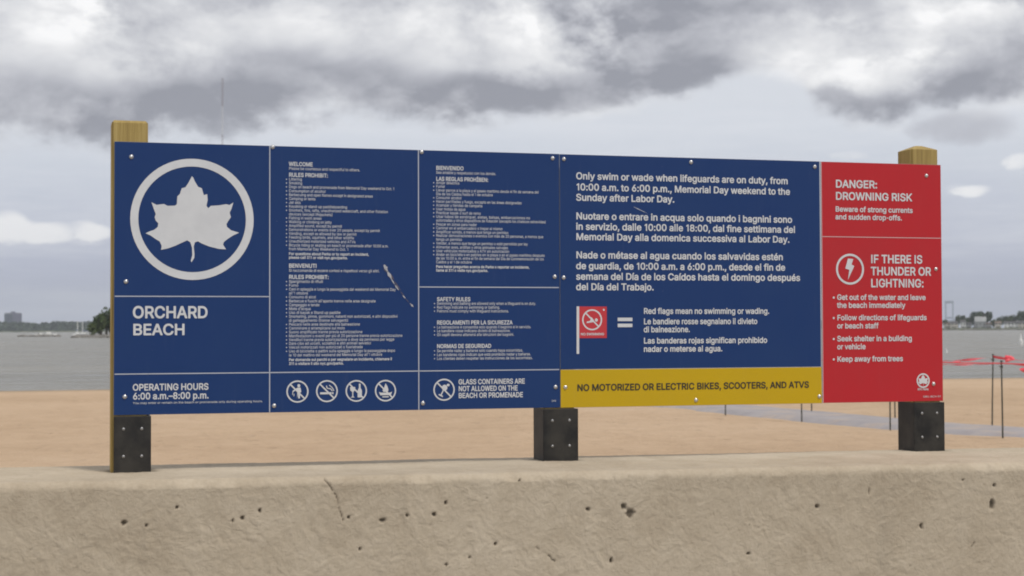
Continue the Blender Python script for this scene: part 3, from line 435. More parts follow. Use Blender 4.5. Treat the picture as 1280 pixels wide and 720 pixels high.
  '0': [[226,-11,266,-7,306,8,338,31,362,59,383,99,396,139,406,195,409,251,406,315,398,363,382,411,360,451,338,477,306,500,266,515,226,520,186,515,154,504,122,482,94,451,71,411,55,363,47,315,44,251,47,195,57,139,70,99,92,59,114,33,146,9,186,-6],[226,54,202,57,178,67,159,83,142,107,129,139,120,171,113,251,115,299,121,339,129,371,143,403,161,427,178,442,202,452,226,456,250,453,274,443,292,427,310,403,324,371,332,339,338,299,340,251,333,171,324,139,311,107,294,83,274,66,250,56]],
  '1': [[182,-4,242,-4,242,512,194,512,74,436,74,378,92,370,182,424]],
  '2': [[66,-4,386,-4,393,2,393,50,392,58,386,61,178,61,170,61,164,66,328,242,362,290,379,330,384,354,384,386,380,410,372,434,343,474,322,492,298,505,266,515,234,519,194,517,162,509,130,493,106,474,86,450,74,427,63,386,62,362,66,358,130,360,138,402,154,428,170,441,186,449,218,455,258,451,290,433,303,418,311,402,316,370,308,330,282,288,61,50,60,2]],
  '3': [[70,512,66,507,66,451,70,448,270,448,278,444,153,299,153,251,158,244,214,243,246,239,286,222,302,209,316,187,324,163,325,139,318,107,302,84,279,67,254,58,206,54,182,58,158,67,128,91,119,107,110,135,46,136,40,131,45,99,54,77,70,51,94,28,126,9,158,-3,198,-10,238,-10,278,-3,310,9,334,23,357,43,384,83,396,131,397,155,391,187,382,211,367,235,334,266,294,286,246,294,235,299,376,459,376,507,374,511,366,513]],
  '6': [[322,512,250,511,106,299,81,251,66,211,60,171,61,139,67,107,80,75,98,48,122,24,146,8,178,-4,210,-10,250,-9,282,-3,306,7,335,27,358,51,374,75,386,107,393,147,389,195,376,235,354,269,322,296,290,310,250,318,226,318,202,313,193,315,322,501,325,507],[250,55,210,54,174,67,146,97,132,131,130,171,141,211,154,229,168,243,202,258,242,260,274,250,300,227,311,211,320,187,323,147,313,107,289,75,274,64]],
  '8': [[238,519,182,515,142,500,102,471,78,435,70,411,67,387,69,355,75,331,86,311,101,291,118,278,139,267,102,247,75,219,55,179,48,139,51,107,58,83,71,59,94,34,118,16,150,1,182,-7,214,-11,254,-9,286,-4,318,8,350,27,374,49,391,75,400,99,405,131,400,171,382,213,355,243,314,267,334,277,351,291,369,315,379,339,385,387,382,411,374,435,350,471,318,496,278,513],[331,123,318,91,302,75,286,65,246,54,198,55,158,70,134,91,121,123,121,155,134,188,147,203,166,216,206,230,246,230,286,217,312,195,329,163],[311,403,315,371,307,339,289,315,262,299,230,294,190,299,174,307,158,320,141,347,137,379,144,411,163,435,190,450,230,456,270,447,294,431]],
  ':': [[49,22,60,7,76,-4,100,-8,116,-4,130,6,141,22,145,46,141,62,132,75,116,87,100,91,76,87,60,75,50,62,46,46],[76,271,100,267,116,271,132,282,140,294,145,310,142,334,132,350,116,362,100,366,76,362,60,351,49,334,46,310,51,294,60,282]],
  'A': [[202,513,196,506,13,2,18,-4,26,-4,82,-4,90,2,138,138,338,138,344,130,394,-3,458,-4,466,2,281,506,274,513],[242,429,316,210,314,205,170,203,162,210,234,427]],
  'B': [[62,513,56,506,56,2,62,-4,270,-3,318,4,358,21,386,42,404,66,417,98,422,130,417,178,398,217,366,248,326,266,368,290,383,306,395,330,402,362,401,394,396,418,382,448,366,468,342,487,318,500,286,509,246,513],[129,66,129,218,132,226,246,227,278,224,302,215,318,205,341,178,351,146,348,114,334,90,314,74,286,65,254,61,134,61],[129,442,134,448,246,448,278,443,299,434,322,410,331,386,330,354,321,330,294,304,262,292,133,290,129,298]],
  'C': [[370,13,410,39,443,75,468,123,475,163,408,163,390,123,372,99,346,78,322,67,290,59,258,57,226,62,202,71,178,85,154,107,132,139,119,171,111,203,108,243,109,283,115,323,129,363,156,403,194,434,234,449,266,452,290,450,322,442,346,431,370,412,384,395,406,347,410,344,474,345,476,355,467,387,447,427,421,459,392,483,354,503,314,515,274,519,234,517,186,506,146,486,105,451,75,411,53,363,41,315,36,251,41,195,55,139,74,99,103,59,138,28,178,6,218,-6,274,-11,322,-5]],
  'D': [[62,-4,238,-4,302,7,342,22,375,42,402,66,426,98,449,146,462,202,466,258,460,322,444,378,422,418,390,456,358,480,310,501,262,511,62,513,56,506,56,2],[134,448,238,447,294,436,318,424,342,406,360,386,374,362,388,322,394,282,394,226,387,186,377,154,358,121,334,97,302,77,270,67,230,61,134,61,129,66,129,442]],
  'E': [[374,-4,379,2,379,50,378,58,374,61,134,61,129,66,129,74,129,218,134,225,350,225,358,226,359,234,359,282,358,287,350,290,133,290,129,298,129,442,134,448,374,448,376,458,374,511,62,513,56,506,56,2,62,-4]],
  'F': [[62,-4,118,-4,126,-2,129,2,129,210,134,217,342,217,350,225,350,274,343,282,134,282,129,290,129,442,134,448,366,448,371,450,373,458,373,506,366,513,62,513,56,506,56,2]],
  'G': [[298,517,250,519,202,511,162,496,122,469,90,435,66,395,48,347,39,299,37,235,43,179,58,131,78,91,110,51,146,22,186,3,234,-9,282,-10,330,-3,370,11,402,30,433,59,456,91,472,131,480,171,482,251,476,259,282,260,279,251,279,203,282,195,402,195,410,187,405,155,396,131,381,107,362,88,338,72,306,61,266,57,234,60,202,71,178,85,154,107,133,139,117,179,109,219,108,267,113,315,122,347,138,380,162,411,186,430,210,442,242,450,274,452,306,447,338,434,368,411,386,387,406,347,410,345,474,345,477,347,470,379,458,408,441,435,418,461,394,481,362,499,330,511]],
  'H': [[62,-4,118,-4,126,-2,129,2,129,218,134,228,386,226,388,2,398,-4,454,-4,461,2,461,506,454,513,398,513,390,510,388,506,388,306,388,298,382,293,134,293,129,298,129,506,126,511,118,513,62,513,56,506,56,2]],
  'I': [[56,-4,122,-4,122,512,56,512]],
  'J': [[331,513,275,513,268,507,268,139,262,107,250,83,227,64,203,55,171,55,147,61,126,75,110,99,103,123,102,171,99,175,35,177,29,171,31,115,45,67,59,45,75,28,115,2,147,-7,179,-11,211,-9,243,-2,272,11,294,27,315,51,328,75,337,107,340,147,340,507]],
  'K': [[446,-4,452,2,252,282,250,290,451,506,446,512,438,513,366,513,358,509,186,322,134,261,129,266,128,274,129,506,126,511,118,513,62,513,56,506,56,2,62,-4,126,-2,129,2,129,162,198,238,366,2,374,-4]],
  'L': [[62,513,56,506,56,2,62,-4,358,-4,365,2,365,10,364,58,358,61,134,61,129,66,129,506,126,511,118,513]],
  'M': [[566,513,478,513,471,506,348,186,318,97,310,102,282,186,157,506,150,513,62,513,56,506,56,2,62,-4,118,-4,126,2,126,404,130,386,166,290,281,2,286,-4,342,-3,347,2,495,386,500,378,501,370,500,2,510,-4,566,-4,572,2,572,506]],
  'N': [[462,-4,467,2,467,506,462,512,454,513,406,513,398,512,395,506,396,122,390,110,351,178,142,507,134,513,62,513,56,506,56,2,62,-4,118,-4,126,-3,129,2,126,411,128,402,134,397,198,290,382,0,390,-4]],
  'O': [[282,-10,330,-3,370,13,410,40,444,75,468,115,486,163,495,219,496,275,489,331,475,379,450,424,421,459,386,487,346,506,298,518,250,519,202,511,162,495,122,468,91,435,66,395,48,347,38,291,37,235,44,179,58,131,82,86,111,51,146,23,186,3,234,-9],[266,57,234,60,202,71,178,85,154,107,132,139,119,171,110,211,108,251,110,299,117,331,129,363,149,395,172,419,202,438,234,448,266,452,298,449,330,438,361,419,385,395,405,363,417,331,423,299,426,251,423,211,415,171,401,139,380,107,354,84,330,70,298,60]],
  'P': [[62,-4,118,-4,126,-2,129,2,129,178,134,182,254,182,302,190,331,202,356,218,374,236,390,258,404,290,411,322,412,362,407,394,396,426,382,450,359,474,334,491,302,504,254,512,62,513,56,506,56,2],[129,250,129,442,134,448,262,446,294,435,317,418,335,386,340,362,340,338,331,298,310,270,286,255,254,248,134,246]],
  'R': [[62,513,56,506,56,2,62,-4,118,-4,126,-2,129,2,129,186,134,194,238,194,246,191,350,-2,422,-4,430,0,322,202,327,210,358,228,381,250,396,274,408,306,413,346,411,386,402,418,384,450,366,470,342,488,318,500,286,508,238,513],[134,259,129,266,129,442,134,448,262,446,294,437,320,418,337,386,341,346,332,306,314,282,294,270,262,261]],
  'S': [[264,517,224,519,184,516,152,508,120,493,92,473,71,449,58,425,49,393,48,361,56,327,72,299,96,276,120,260,152,245,264,212,296,200,320,185,338,161,341,145,339,121,333,105,322,89,288,66,240,54,192,56,168,62,146,73,121,97,113,113,108,137,104,141,40,141,35,137,37,113,44,89,56,65,74,41,96,22,120,8,176,-9,224,-13,264,-10,304,-1,336,13,365,33,387,57,401,81,410,113,412,153,405,185,392,209,368,235,344,252,312,268,168,313,136,334,123,353,119,369,121,393,136,421,168,444,208,454,256,452,296,436,320,414,336,374,400,374,404,377,402,401,395,425,368,466,344,486,320,500,296,510]],
  'T': [[194,-4,250,-4,258,-3,261,2,261,442,266,447,418,448,421,458,421,506,418,512,42,513,34,513,28,506,28,458,30,450,34,448,178,448,186,446,189,442,189,2]],
  'U': [[62,513,56,506,56,162,65,114,84,74,110,42,142,18,174,2,214,-9,262,-12,302,-9,342,2,382,22,414,49,433,74,449,106,458,138,461,178,461,506,454,513,398,513,389,506,388,170,385,146,377,122,358,94,326,70,294,59,254,56,214,61,182,76,156,98,137,130,130,154,128,178,128,506,126,511,118,513]],
  'V': [[18,512,13,506,199,2,202,-3,210,-4,274,-4,283,2,466,506,458,513,394,512,389,506,281,194,242,72,90,506,82,513]],
  'W': [[673,506,666,513,658,513,602,512,598,506,498,111,490,93,384,506,378,513,306,512,301,506,217,186,194,87,87,506,82,512,18,512,13,506,150,2,154,-3,226,-4,235,2,338,392,346,395,451,2,458,-4,530,-3,535,2]],
  'Y': [[266,-4,272,2,274,210,458,506,450,513,378,511,277,346,242,285,234,277,202,335,98,506,90,513,18,512,13,506,198,210,199,2,202,-3,210,-4]],
  'Z': [[42,513,36,506,36,458,38,450,42,448,298,448,306,447,310,442,39,50,38,2,42,-4,50,-4,394,-4,402,0,402,59,138,60,130,62,128,66,399,458,401,506,394,513]],
  'a': [[336,-4,341,1,340,265,333,305,320,331,301,353,280,368,248,381,216,387,184,388,144,383,112,372,88,358,64,338,52,321,39,297,38,289,40,287,96,271,104,274,113,289,128,305,152,319,184,326,216,325,240,317,261,297,270,273,271,249,264,239,248,233,152,220,106,209,80,199,56,183,35,153,27,121,29,81,45,41,64,19,80,8,104,-3,136,-11,176,-12,216,-3,240,10,264,32,271,33,272,42,273,1,280,-4],[270,177,271,129,265,105,248,80,224,61,192,51,152,51,120,61,101,81,96,97,98,121,107,137,120,148,160,161,264,179]],
  'b': [[55,513,49,506,49,2,55,-4,111,-4,116,2,119,51,151,13,175,-2,191,-8,215,-12,247,-11,295,1,327,21,354,50,373,82,387,122,394,170,393,218,386,258,372,298,352,330,327,355,295,375,255,387,207,387,175,379,143,357,119,328,118,506,111,513],[223,51,183,58,167,66,149,82,127,122,117,178,121,234,127,258,139,282,151,298,171,314,191,322,215,326,239,324,263,317,279,307,295,291,316,250,324,194,318,138,310,114,297,90,279,70,263,60,247,54]],
  'c': [[292,8,319,26,341,50,360,82,366,98,365,106,308,120,300,116,281,82,252,60,212,51,188,52,164,59,148,69,132,84,111,122,100,178,105,234,116,266,132,292,156,313,180,323,220,325,258,314,284,291,300,260,308,259,364,274,358,298,345,322,324,346,300,364,268,379,236,386,204,388,172,385,140,376,108,359,76,330,55,298,42,266,33,226,30,178,35,138,46,98,62,66,88,34,116,12,148,-3,180,-10,220,-12,260,-5]],
  'd': [[372,512,316,513,307,506,307,346,304,338,300,336,276,362,244,381,212,388,172,387,132,376,100,357,73,330,53,298,38,258,31,218,31,170,38,122,52,82,71,50,92,26,124,4,148,-6,180,-11,212,-11,236,-7,257,2,276,15,308,51,309,2,316,-4,364,-4,372,-3,376,2,376,506],[204,51,164,59,142,74,127,90,108,130,100,186,106,242,115,266,129,290,144,306,164,318,204,326,244,318,265,306,280,290,294,266,302,242,308,186,300,130,282,90,267,74,244,59]],
  'e': [[204,388,164,384,132,373,101,354,76,330,55,298,39,258,32,218,31,170,36,130,49,90,67,58,88,34,116,12,148,-2,180,-10,220,-12,268,-5,316,18,349,50,369,90,364,95,308,109,302,106,284,77,260,60,220,50,180,54,148,68,124,91,108,122,101,162,108,165,372,166,375,170,375,210,370,250,361,282,346,314,328,338,300,361,276,374,244,384],[103,226,102,234,108,258,121,282,132,296,164,318,196,326,236,322,268,304,291,274,303,234,300,225]],
  'f': [[80,-3,136,-4,146,2,146,314,149,322,152,323,224,323,232,330,232,338,232,378,224,383,152,383,147,386,147,434,152,450,168,465,192,470,224,465,232,472,246,522,232,528,200,534,168,533,144,527,120,515,96,494,82,466,77,442,76,386,72,383,8,383,3,378,2,330,8,323,72,323,77,314,77,2]],
  'g': [[372,383,316,383,310,379,308,328,276,363,244,381,204,388,156,384,124,372,99,355,74,331,54,299,41,267,33,235,30,195,32,155,38,123,50,91,64,67,84,43,108,25,135,11,164,3,196,1,228,4,252,11,278,27,300,52,307,43,307,-13,301,-45,284,-68,260,-83,236,-91,212,-93,164,-88,132,-70,100,-37,52,-64,47,-69,61,-93,84,-117,108,-133,140,-146,180,-153,220,-154,260,-149,292,-140,324,-122,347,-101,363,-77,373,-45,376,-13,376,371,376,379],[188,64,164,70,148,79,132,93,116,115,102,163,102,219,115,267,140,302,172,321,196,325,220,325,244,319,260,310,276,296,290,275,306,227,307,163,293,115,268,84,236,67,212,63]],
  'h': [[55,513,49,506,49,2,55,-4,111,-4,118,2,118,234,123,266,136,290,159,311,183,322,215,325,239,321,263,308,279,290,289,266,292,234,292,2,295,-2,303,-4,359,-2,361,2,360,258,354,298,340,330,321,354,295,373,263,385,231,388,199,386,167,375,143,360,119,334,118,506,111,513]],
  'i': [[107,-4,115,-2,118,2,118,378,107,383,59,383,51,382,49,378,49,2,51,-2,59,-4],[128,498,117,514,107,522,91,527,67,525,51,515,44,506,38,490,38,474,45,458,59,445,75,440,99,441,115,451,127,466,130,482]],
  'j': [[112,383,56,383,49,379,48,-37,43,-61,32,-74,16,-81,-12,-85,-14,-141,-8,-147,40,-143,72,-129,88,-117,100,-101,114,-69,118,-29,118,371,117,379],[37,483,40,467,48,455,64,443,80,439,96,440,116,451,127,467,130,483,127,499,116,515,96,526,80,528,64,524,48,512,40,499]],
  'k': [[55,513,49,506,49,2,55,-4,111,-4,118,2,117,138,151,169,159,166,295,-4,367,-4,375,0,211,210,208,218,364,378,359,383,351,383,287,383,279,379,119,217,118,506,111,513]],
  'l': [[56,-4,116,-4,116,534,56,534]],
  'm': [[559,-2,561,2,559,282,554,306,544,330,527,354,511,368,487,381,463,388,431,390,401,386,375,376,351,362,334,346,319,323,303,349,287,367,270,378,247,387,207,389,175,381,143,362,119,333,116,378,111,383,55,383,49,378,49,2,55,-4,111,-4,118,2,118,234,121,266,131,290,151,311,175,323,199,326,223,323,247,311,263,292,269,274,271,1,279,-4,327,-4,335,-4,339,2,339,250,343,274,355,298,373,314,399,325,423,326,447,322,471,309,481,298,490,274,492,2,495,-3,503,-4]],
  'n': [[359,-2,361,2,360,266,351,308,329,346,311,363,279,380,247,387,215,388,183,382,159,371,136,354,119,332,116,338,116,378,111,383,55,383,49,378,49,370,49,2,55,-4,111,-4,118,2,118,234,123,266,136,290,159,311,183,322,215,325,239,321,263,308,279,290,289,266,292,234,292,2,295,-2,303,-4]],
  'o': [[180,-10,220,-12,252,-7,284,4,316,24,340,48,358,74,372,106,382,146,385,186,381,234,371,274,356,306,332,337,303,362,268,379,236,386,196,388,164,384,132,373,100,353,76,329,55,298,42,266,33,226,30,186,35,138,46,98,62,66,88,34,116,12,148,-3],[196,51,172,56,156,63,140,76,122,98,104,146,100,178,101,210,107,242,116,266,140,300,172,320,196,325,220,325,244,320,260,312,278,298,292,279,303,258,312,226,315,170,309,138,301,114,292,96,276,76,244,56,220,51]],
  'p': [[55,-147,111,-147,118,-141,119,49,144,19,175,-2,207,-11,255,-10,295,1,327,21,355,51,374,83,387,123,393,163,393,219,386,259,371,299,351,331,327,355,295,375,247,388,215,388,191,384,175,379,151,364,119,327,115,379,111,383,55,383,49,379,49,-141],[231,325,255,320,271,313,287,300,300,283,312,259,319,235,324,179,314,123,292,83,275,67,255,56,215,51,191,55,175,61,156,75,142,91,129,115,122,139,117,203,128,259,151,297,167,311,183,319,207,325]],
  'q': [[372,-146,376,-141,376,379,372,383,364,383,316,383,309,379,308,327,275,363,236,384,204,388,172,387,124,372,92,350,68,323,50,291,39,259,32,219,31,163,37,123,51,83,69,51,100,19,132,0,172,-11,212,-11,244,-4,276,15,300,42,306,35,307,27,307,-141,316,-147],[204,326,244,318,263,307,279,291,293,267,302,243,308,187,300,130,292,107,277,83,260,68,244,59,204,51,164,59,148,68,132,84,117,107,108,131,100,187,107,243,116,269,130,291,146,307,164,318]],
  'r': [[55,-4,111,-4,118,2,118,242,125,274,143,298,167,314,199,321,247,321,247,386,207,389,175,383,143,365,119,337,116,346,116,378,111,383,55,383,49,378,49,2]],
  's': [[230,384,198,388,166,387,134,381,110,372,86,358,70,343,54,322,46,298,43,274,47,242,59,218,78,198,102,183,126,173,238,142,254,130,263,114,262,90,246,68,222,55,190,50,158,51,126,64,110,80,94,110,36,98,32,90,38,72,60,34,90,10,126,-5,158,-11,198,-12,230,-7,262,3,286,16,306,34,324,58,332,82,335,106,331,138,319,162,302,181,278,197,254,207,142,237,123,250,114,266,115,290,124,306,149,322,174,328,206,327,230,320,247,306,270,273,326,287,328,290,319,314,294,351,262,373]],
  't': [[213,-2,216,6,205,54,200,57,160,54,144,60,135,70,130,94,130,318,136,323,200,323,207,326,208,374,205,382,200,383,136,383,130,390,128,472,120,475,64,474,61,470,61,390,56,384,6,382,2,374,2,334,4,326,8,323,56,323,61,318,61,94,67,54,86,22,104,7,120,0,168,-8]],
  'u': [[50,381,50,117,60,69,79,37,95,20,119,4,151,-6,183,-9,215,-6,244,5,269,21,287,41,293,37,294,5,298,-3,359,-4,361,5,361,381,351,383,293,381,292,149,287,117,276,93,255,70,231,59,199,54,175,57,150,69,129,93,120,117,116,381,111,383,55,383]],
  'v': [[14,378,157,2,163,-4,227,-3,375,378,371,383,363,383,307,383,300,378,217,146,195,75,173,146,89,378,83,383,75,383,19,383]],
  'w': [[548,378,545,383,537,383,481,383,476,378,401,101,393,106,321,378,313,383,257,383,249,380,169,92,92,378,89,382,81,383,25,383,19,378,137,-3,193,-4,201,-2,203,2,281,279,289,272,364,2,369,-4,377,-4,425,-4,433,-1]],
  'x': [[23,-4,95,-2,159,94,183,136,191,144,223,90,287,-4,359,-2,361,2,359,6,233,186,231,194,351,371,355,378,351,383,279,381,218,290,191,241,103,381,31,383,25,378,150,194,18,2]],
  'y': [[49,-143,91,-149,131,-143,163,-126,190,-95,210,-55,375,377,371,382,307,383,300,377,216,145,195,76,89,377,83,383,75,383,19,383,14,377,157,1,142,-47,123,-75,99,-86,59,-83,44,-135]],
  'z': [[44,-4,340,-3,343,2,343,50,340,60,148,60,140,61,136,66,336,330,337,378,332,383,52,383,44,378,44,322,52,319,236,319,245,314,40,50,38,2]],
  'Í': [[33,513,27,506,29,450,105,448,114,442,114,66,105,61,33,61,28,58,27,2,33,-4,265,-4,273,2,273,58,265,61,193,61,187,66,187,434,187,442,193,448,273,450,273,507,265,513],[241,661,169,661,121,561,129,554,177,556,241,653,244,658]],
  'á': [[336,-4,341,1,340,265,333,305,320,331,301,353,280,368,248,381,216,387,184,388,144,383,112,372,88,358,64,338,52,321,39,297,38,289,40,287,96,271,104,274,113,289,128,305,152,319,184,326,216,325,240,317,261,297,270,273,271,249,264,239,248,233,152,220,106,209,80,199,56,183,35,153,27,121,29,81,45,41,64,19,80,8,104,-3,136,-11,176,-12,216,-3,240,10,264,32,271,33,272,42,273,1,280,-4],[270,177,271,129,265,105,248,80,224,61,192,51,152,51,120,61,101,81,96,97,98,121,107,137,120,148,160,161,264,179],[282,529,272,533,208,532,160,433,160,425,208,425,216,428]],
  'è': [[204,388,164,384,132,373,101,354,76,330,55,298,39,258,32,218,31,170,36,130,49,90,67,58,88,34,116,12,148,-2,180,-10,220,-12,268,-5,316,18,349,50,369,90,364,95,308,109,302,106,284,77,260,60,220,50,180,54,148,68,124,91,108,122,101,162,108,165,372,166,375,170,375,210,370,250,361,282,346,314,328,338,300,361,276,374,244,384],[103,226,102,234,108,258,121,282,132,296,164,318,196,326,236,322,268,304,291,274,303,234,300,225],[111,530,179,426,230,426,232,434,185,530,180,533,116,533]],
  'é': [[204,388,164,384,132,373,101,354,76,330,55,298,39,258,32,218,31,170,36,130,49,90,67,58,88,34,116,12,148,-2,180,-10,220,-12,268,-5,316,18,349,50,369,90,364,95,308,109,302,106,284,77,260,60,220,50,180,54,148,68,124,91,108,122,101,162,108,165,372,166,375,170,375,210,370,250,361,282,346,314,328,338,300,361,276,374,244,384],[103,226,102,234,108,258,121,282,132,296,164,318,196,326,236,322,268,304,291,274,303,234,300,225],[296,530,292,533,228,533,221,530,175,434,177,426,229,426]],
  'í': [[55,-4,111,-4,118,2,118,370,117,378,111,383,55,383,49,378,49,2],[177,530,167,533,103,532,55,434,54,426,103,425,111,427]],
  'ñ': [[359,-2,361,2,360,266,351,308,329,346,311,363,279,380,247,387,215,388,183,382,159,371,136,354,119,332,116,338,116,378,111,383,55,383,49,378,49,370,49,2,55,-4,111,-4,118,2,118,234,123,266,136,290,159,311,183,322,215,325,239,321,263,308,279,290,289,266,292,234,292,2,295,-2,303,-4],[308,514,303,521,263,520,252,498,239,494,183,519,159,522,143,520,127,511,115,498,105,474,102,450,111,444,151,446,158,466,167,471,231,445,263,444,279,450,294,466,304,490]],
  'ó': [[180,-10,220,-12,252,-7,284,4,316,24,340,48,358,74,372,106,382,146,385,186,381,234,371,274,356,306,332,337,303,362,268,379,236,386,196,388,164,384,132,373,100,353,76,329,55,298,42,266,33,226,30,186,35,138,46,98,62,66,88,34,116,12,148,-3],[196,51,172,56,156,63,140,76,122,98,104,146,100,178,101,210,107,242,116,266,140,300,172,320,196,325,220,325,244,320,260,312,278,298,292,279,303,258,312,226,315,170,309,138,301,114,292,96,276,76,244,56,220,51],[179,426,228,425,236,430,300,530,292,533,228,533,179,434]],
  'ú': [[50,381,50,117,60,69,79,37,95,20,119,4,151,-6,183,-9,215,-6,244,5,269,21,287,41,293,37,294,5,298,-3,359,-4,361,5,361,381,351,383,293,381,292,149,287,117,276,93,255,70,231,59,199,54,175,57,150,69,129,93,120,117,116,381,111,383,55,383],[295,533,223,531,175,428,183,425,231,426,296,525]],
  '–': [[354,190,354,238,353,246,346,248,2,248,-2,246,-4,238,-4,190,2,184,346,184]],
  '•': [[89,159,103,135,117,119,151,97,175,90,199,89,239,97,271,119,287,137,299,159,306,183,307,207,299,247,278,279,259,295,239,306,199,315,175,313,151,307,129,295,111,279,90,247,81,207,83,183]],
 },
}
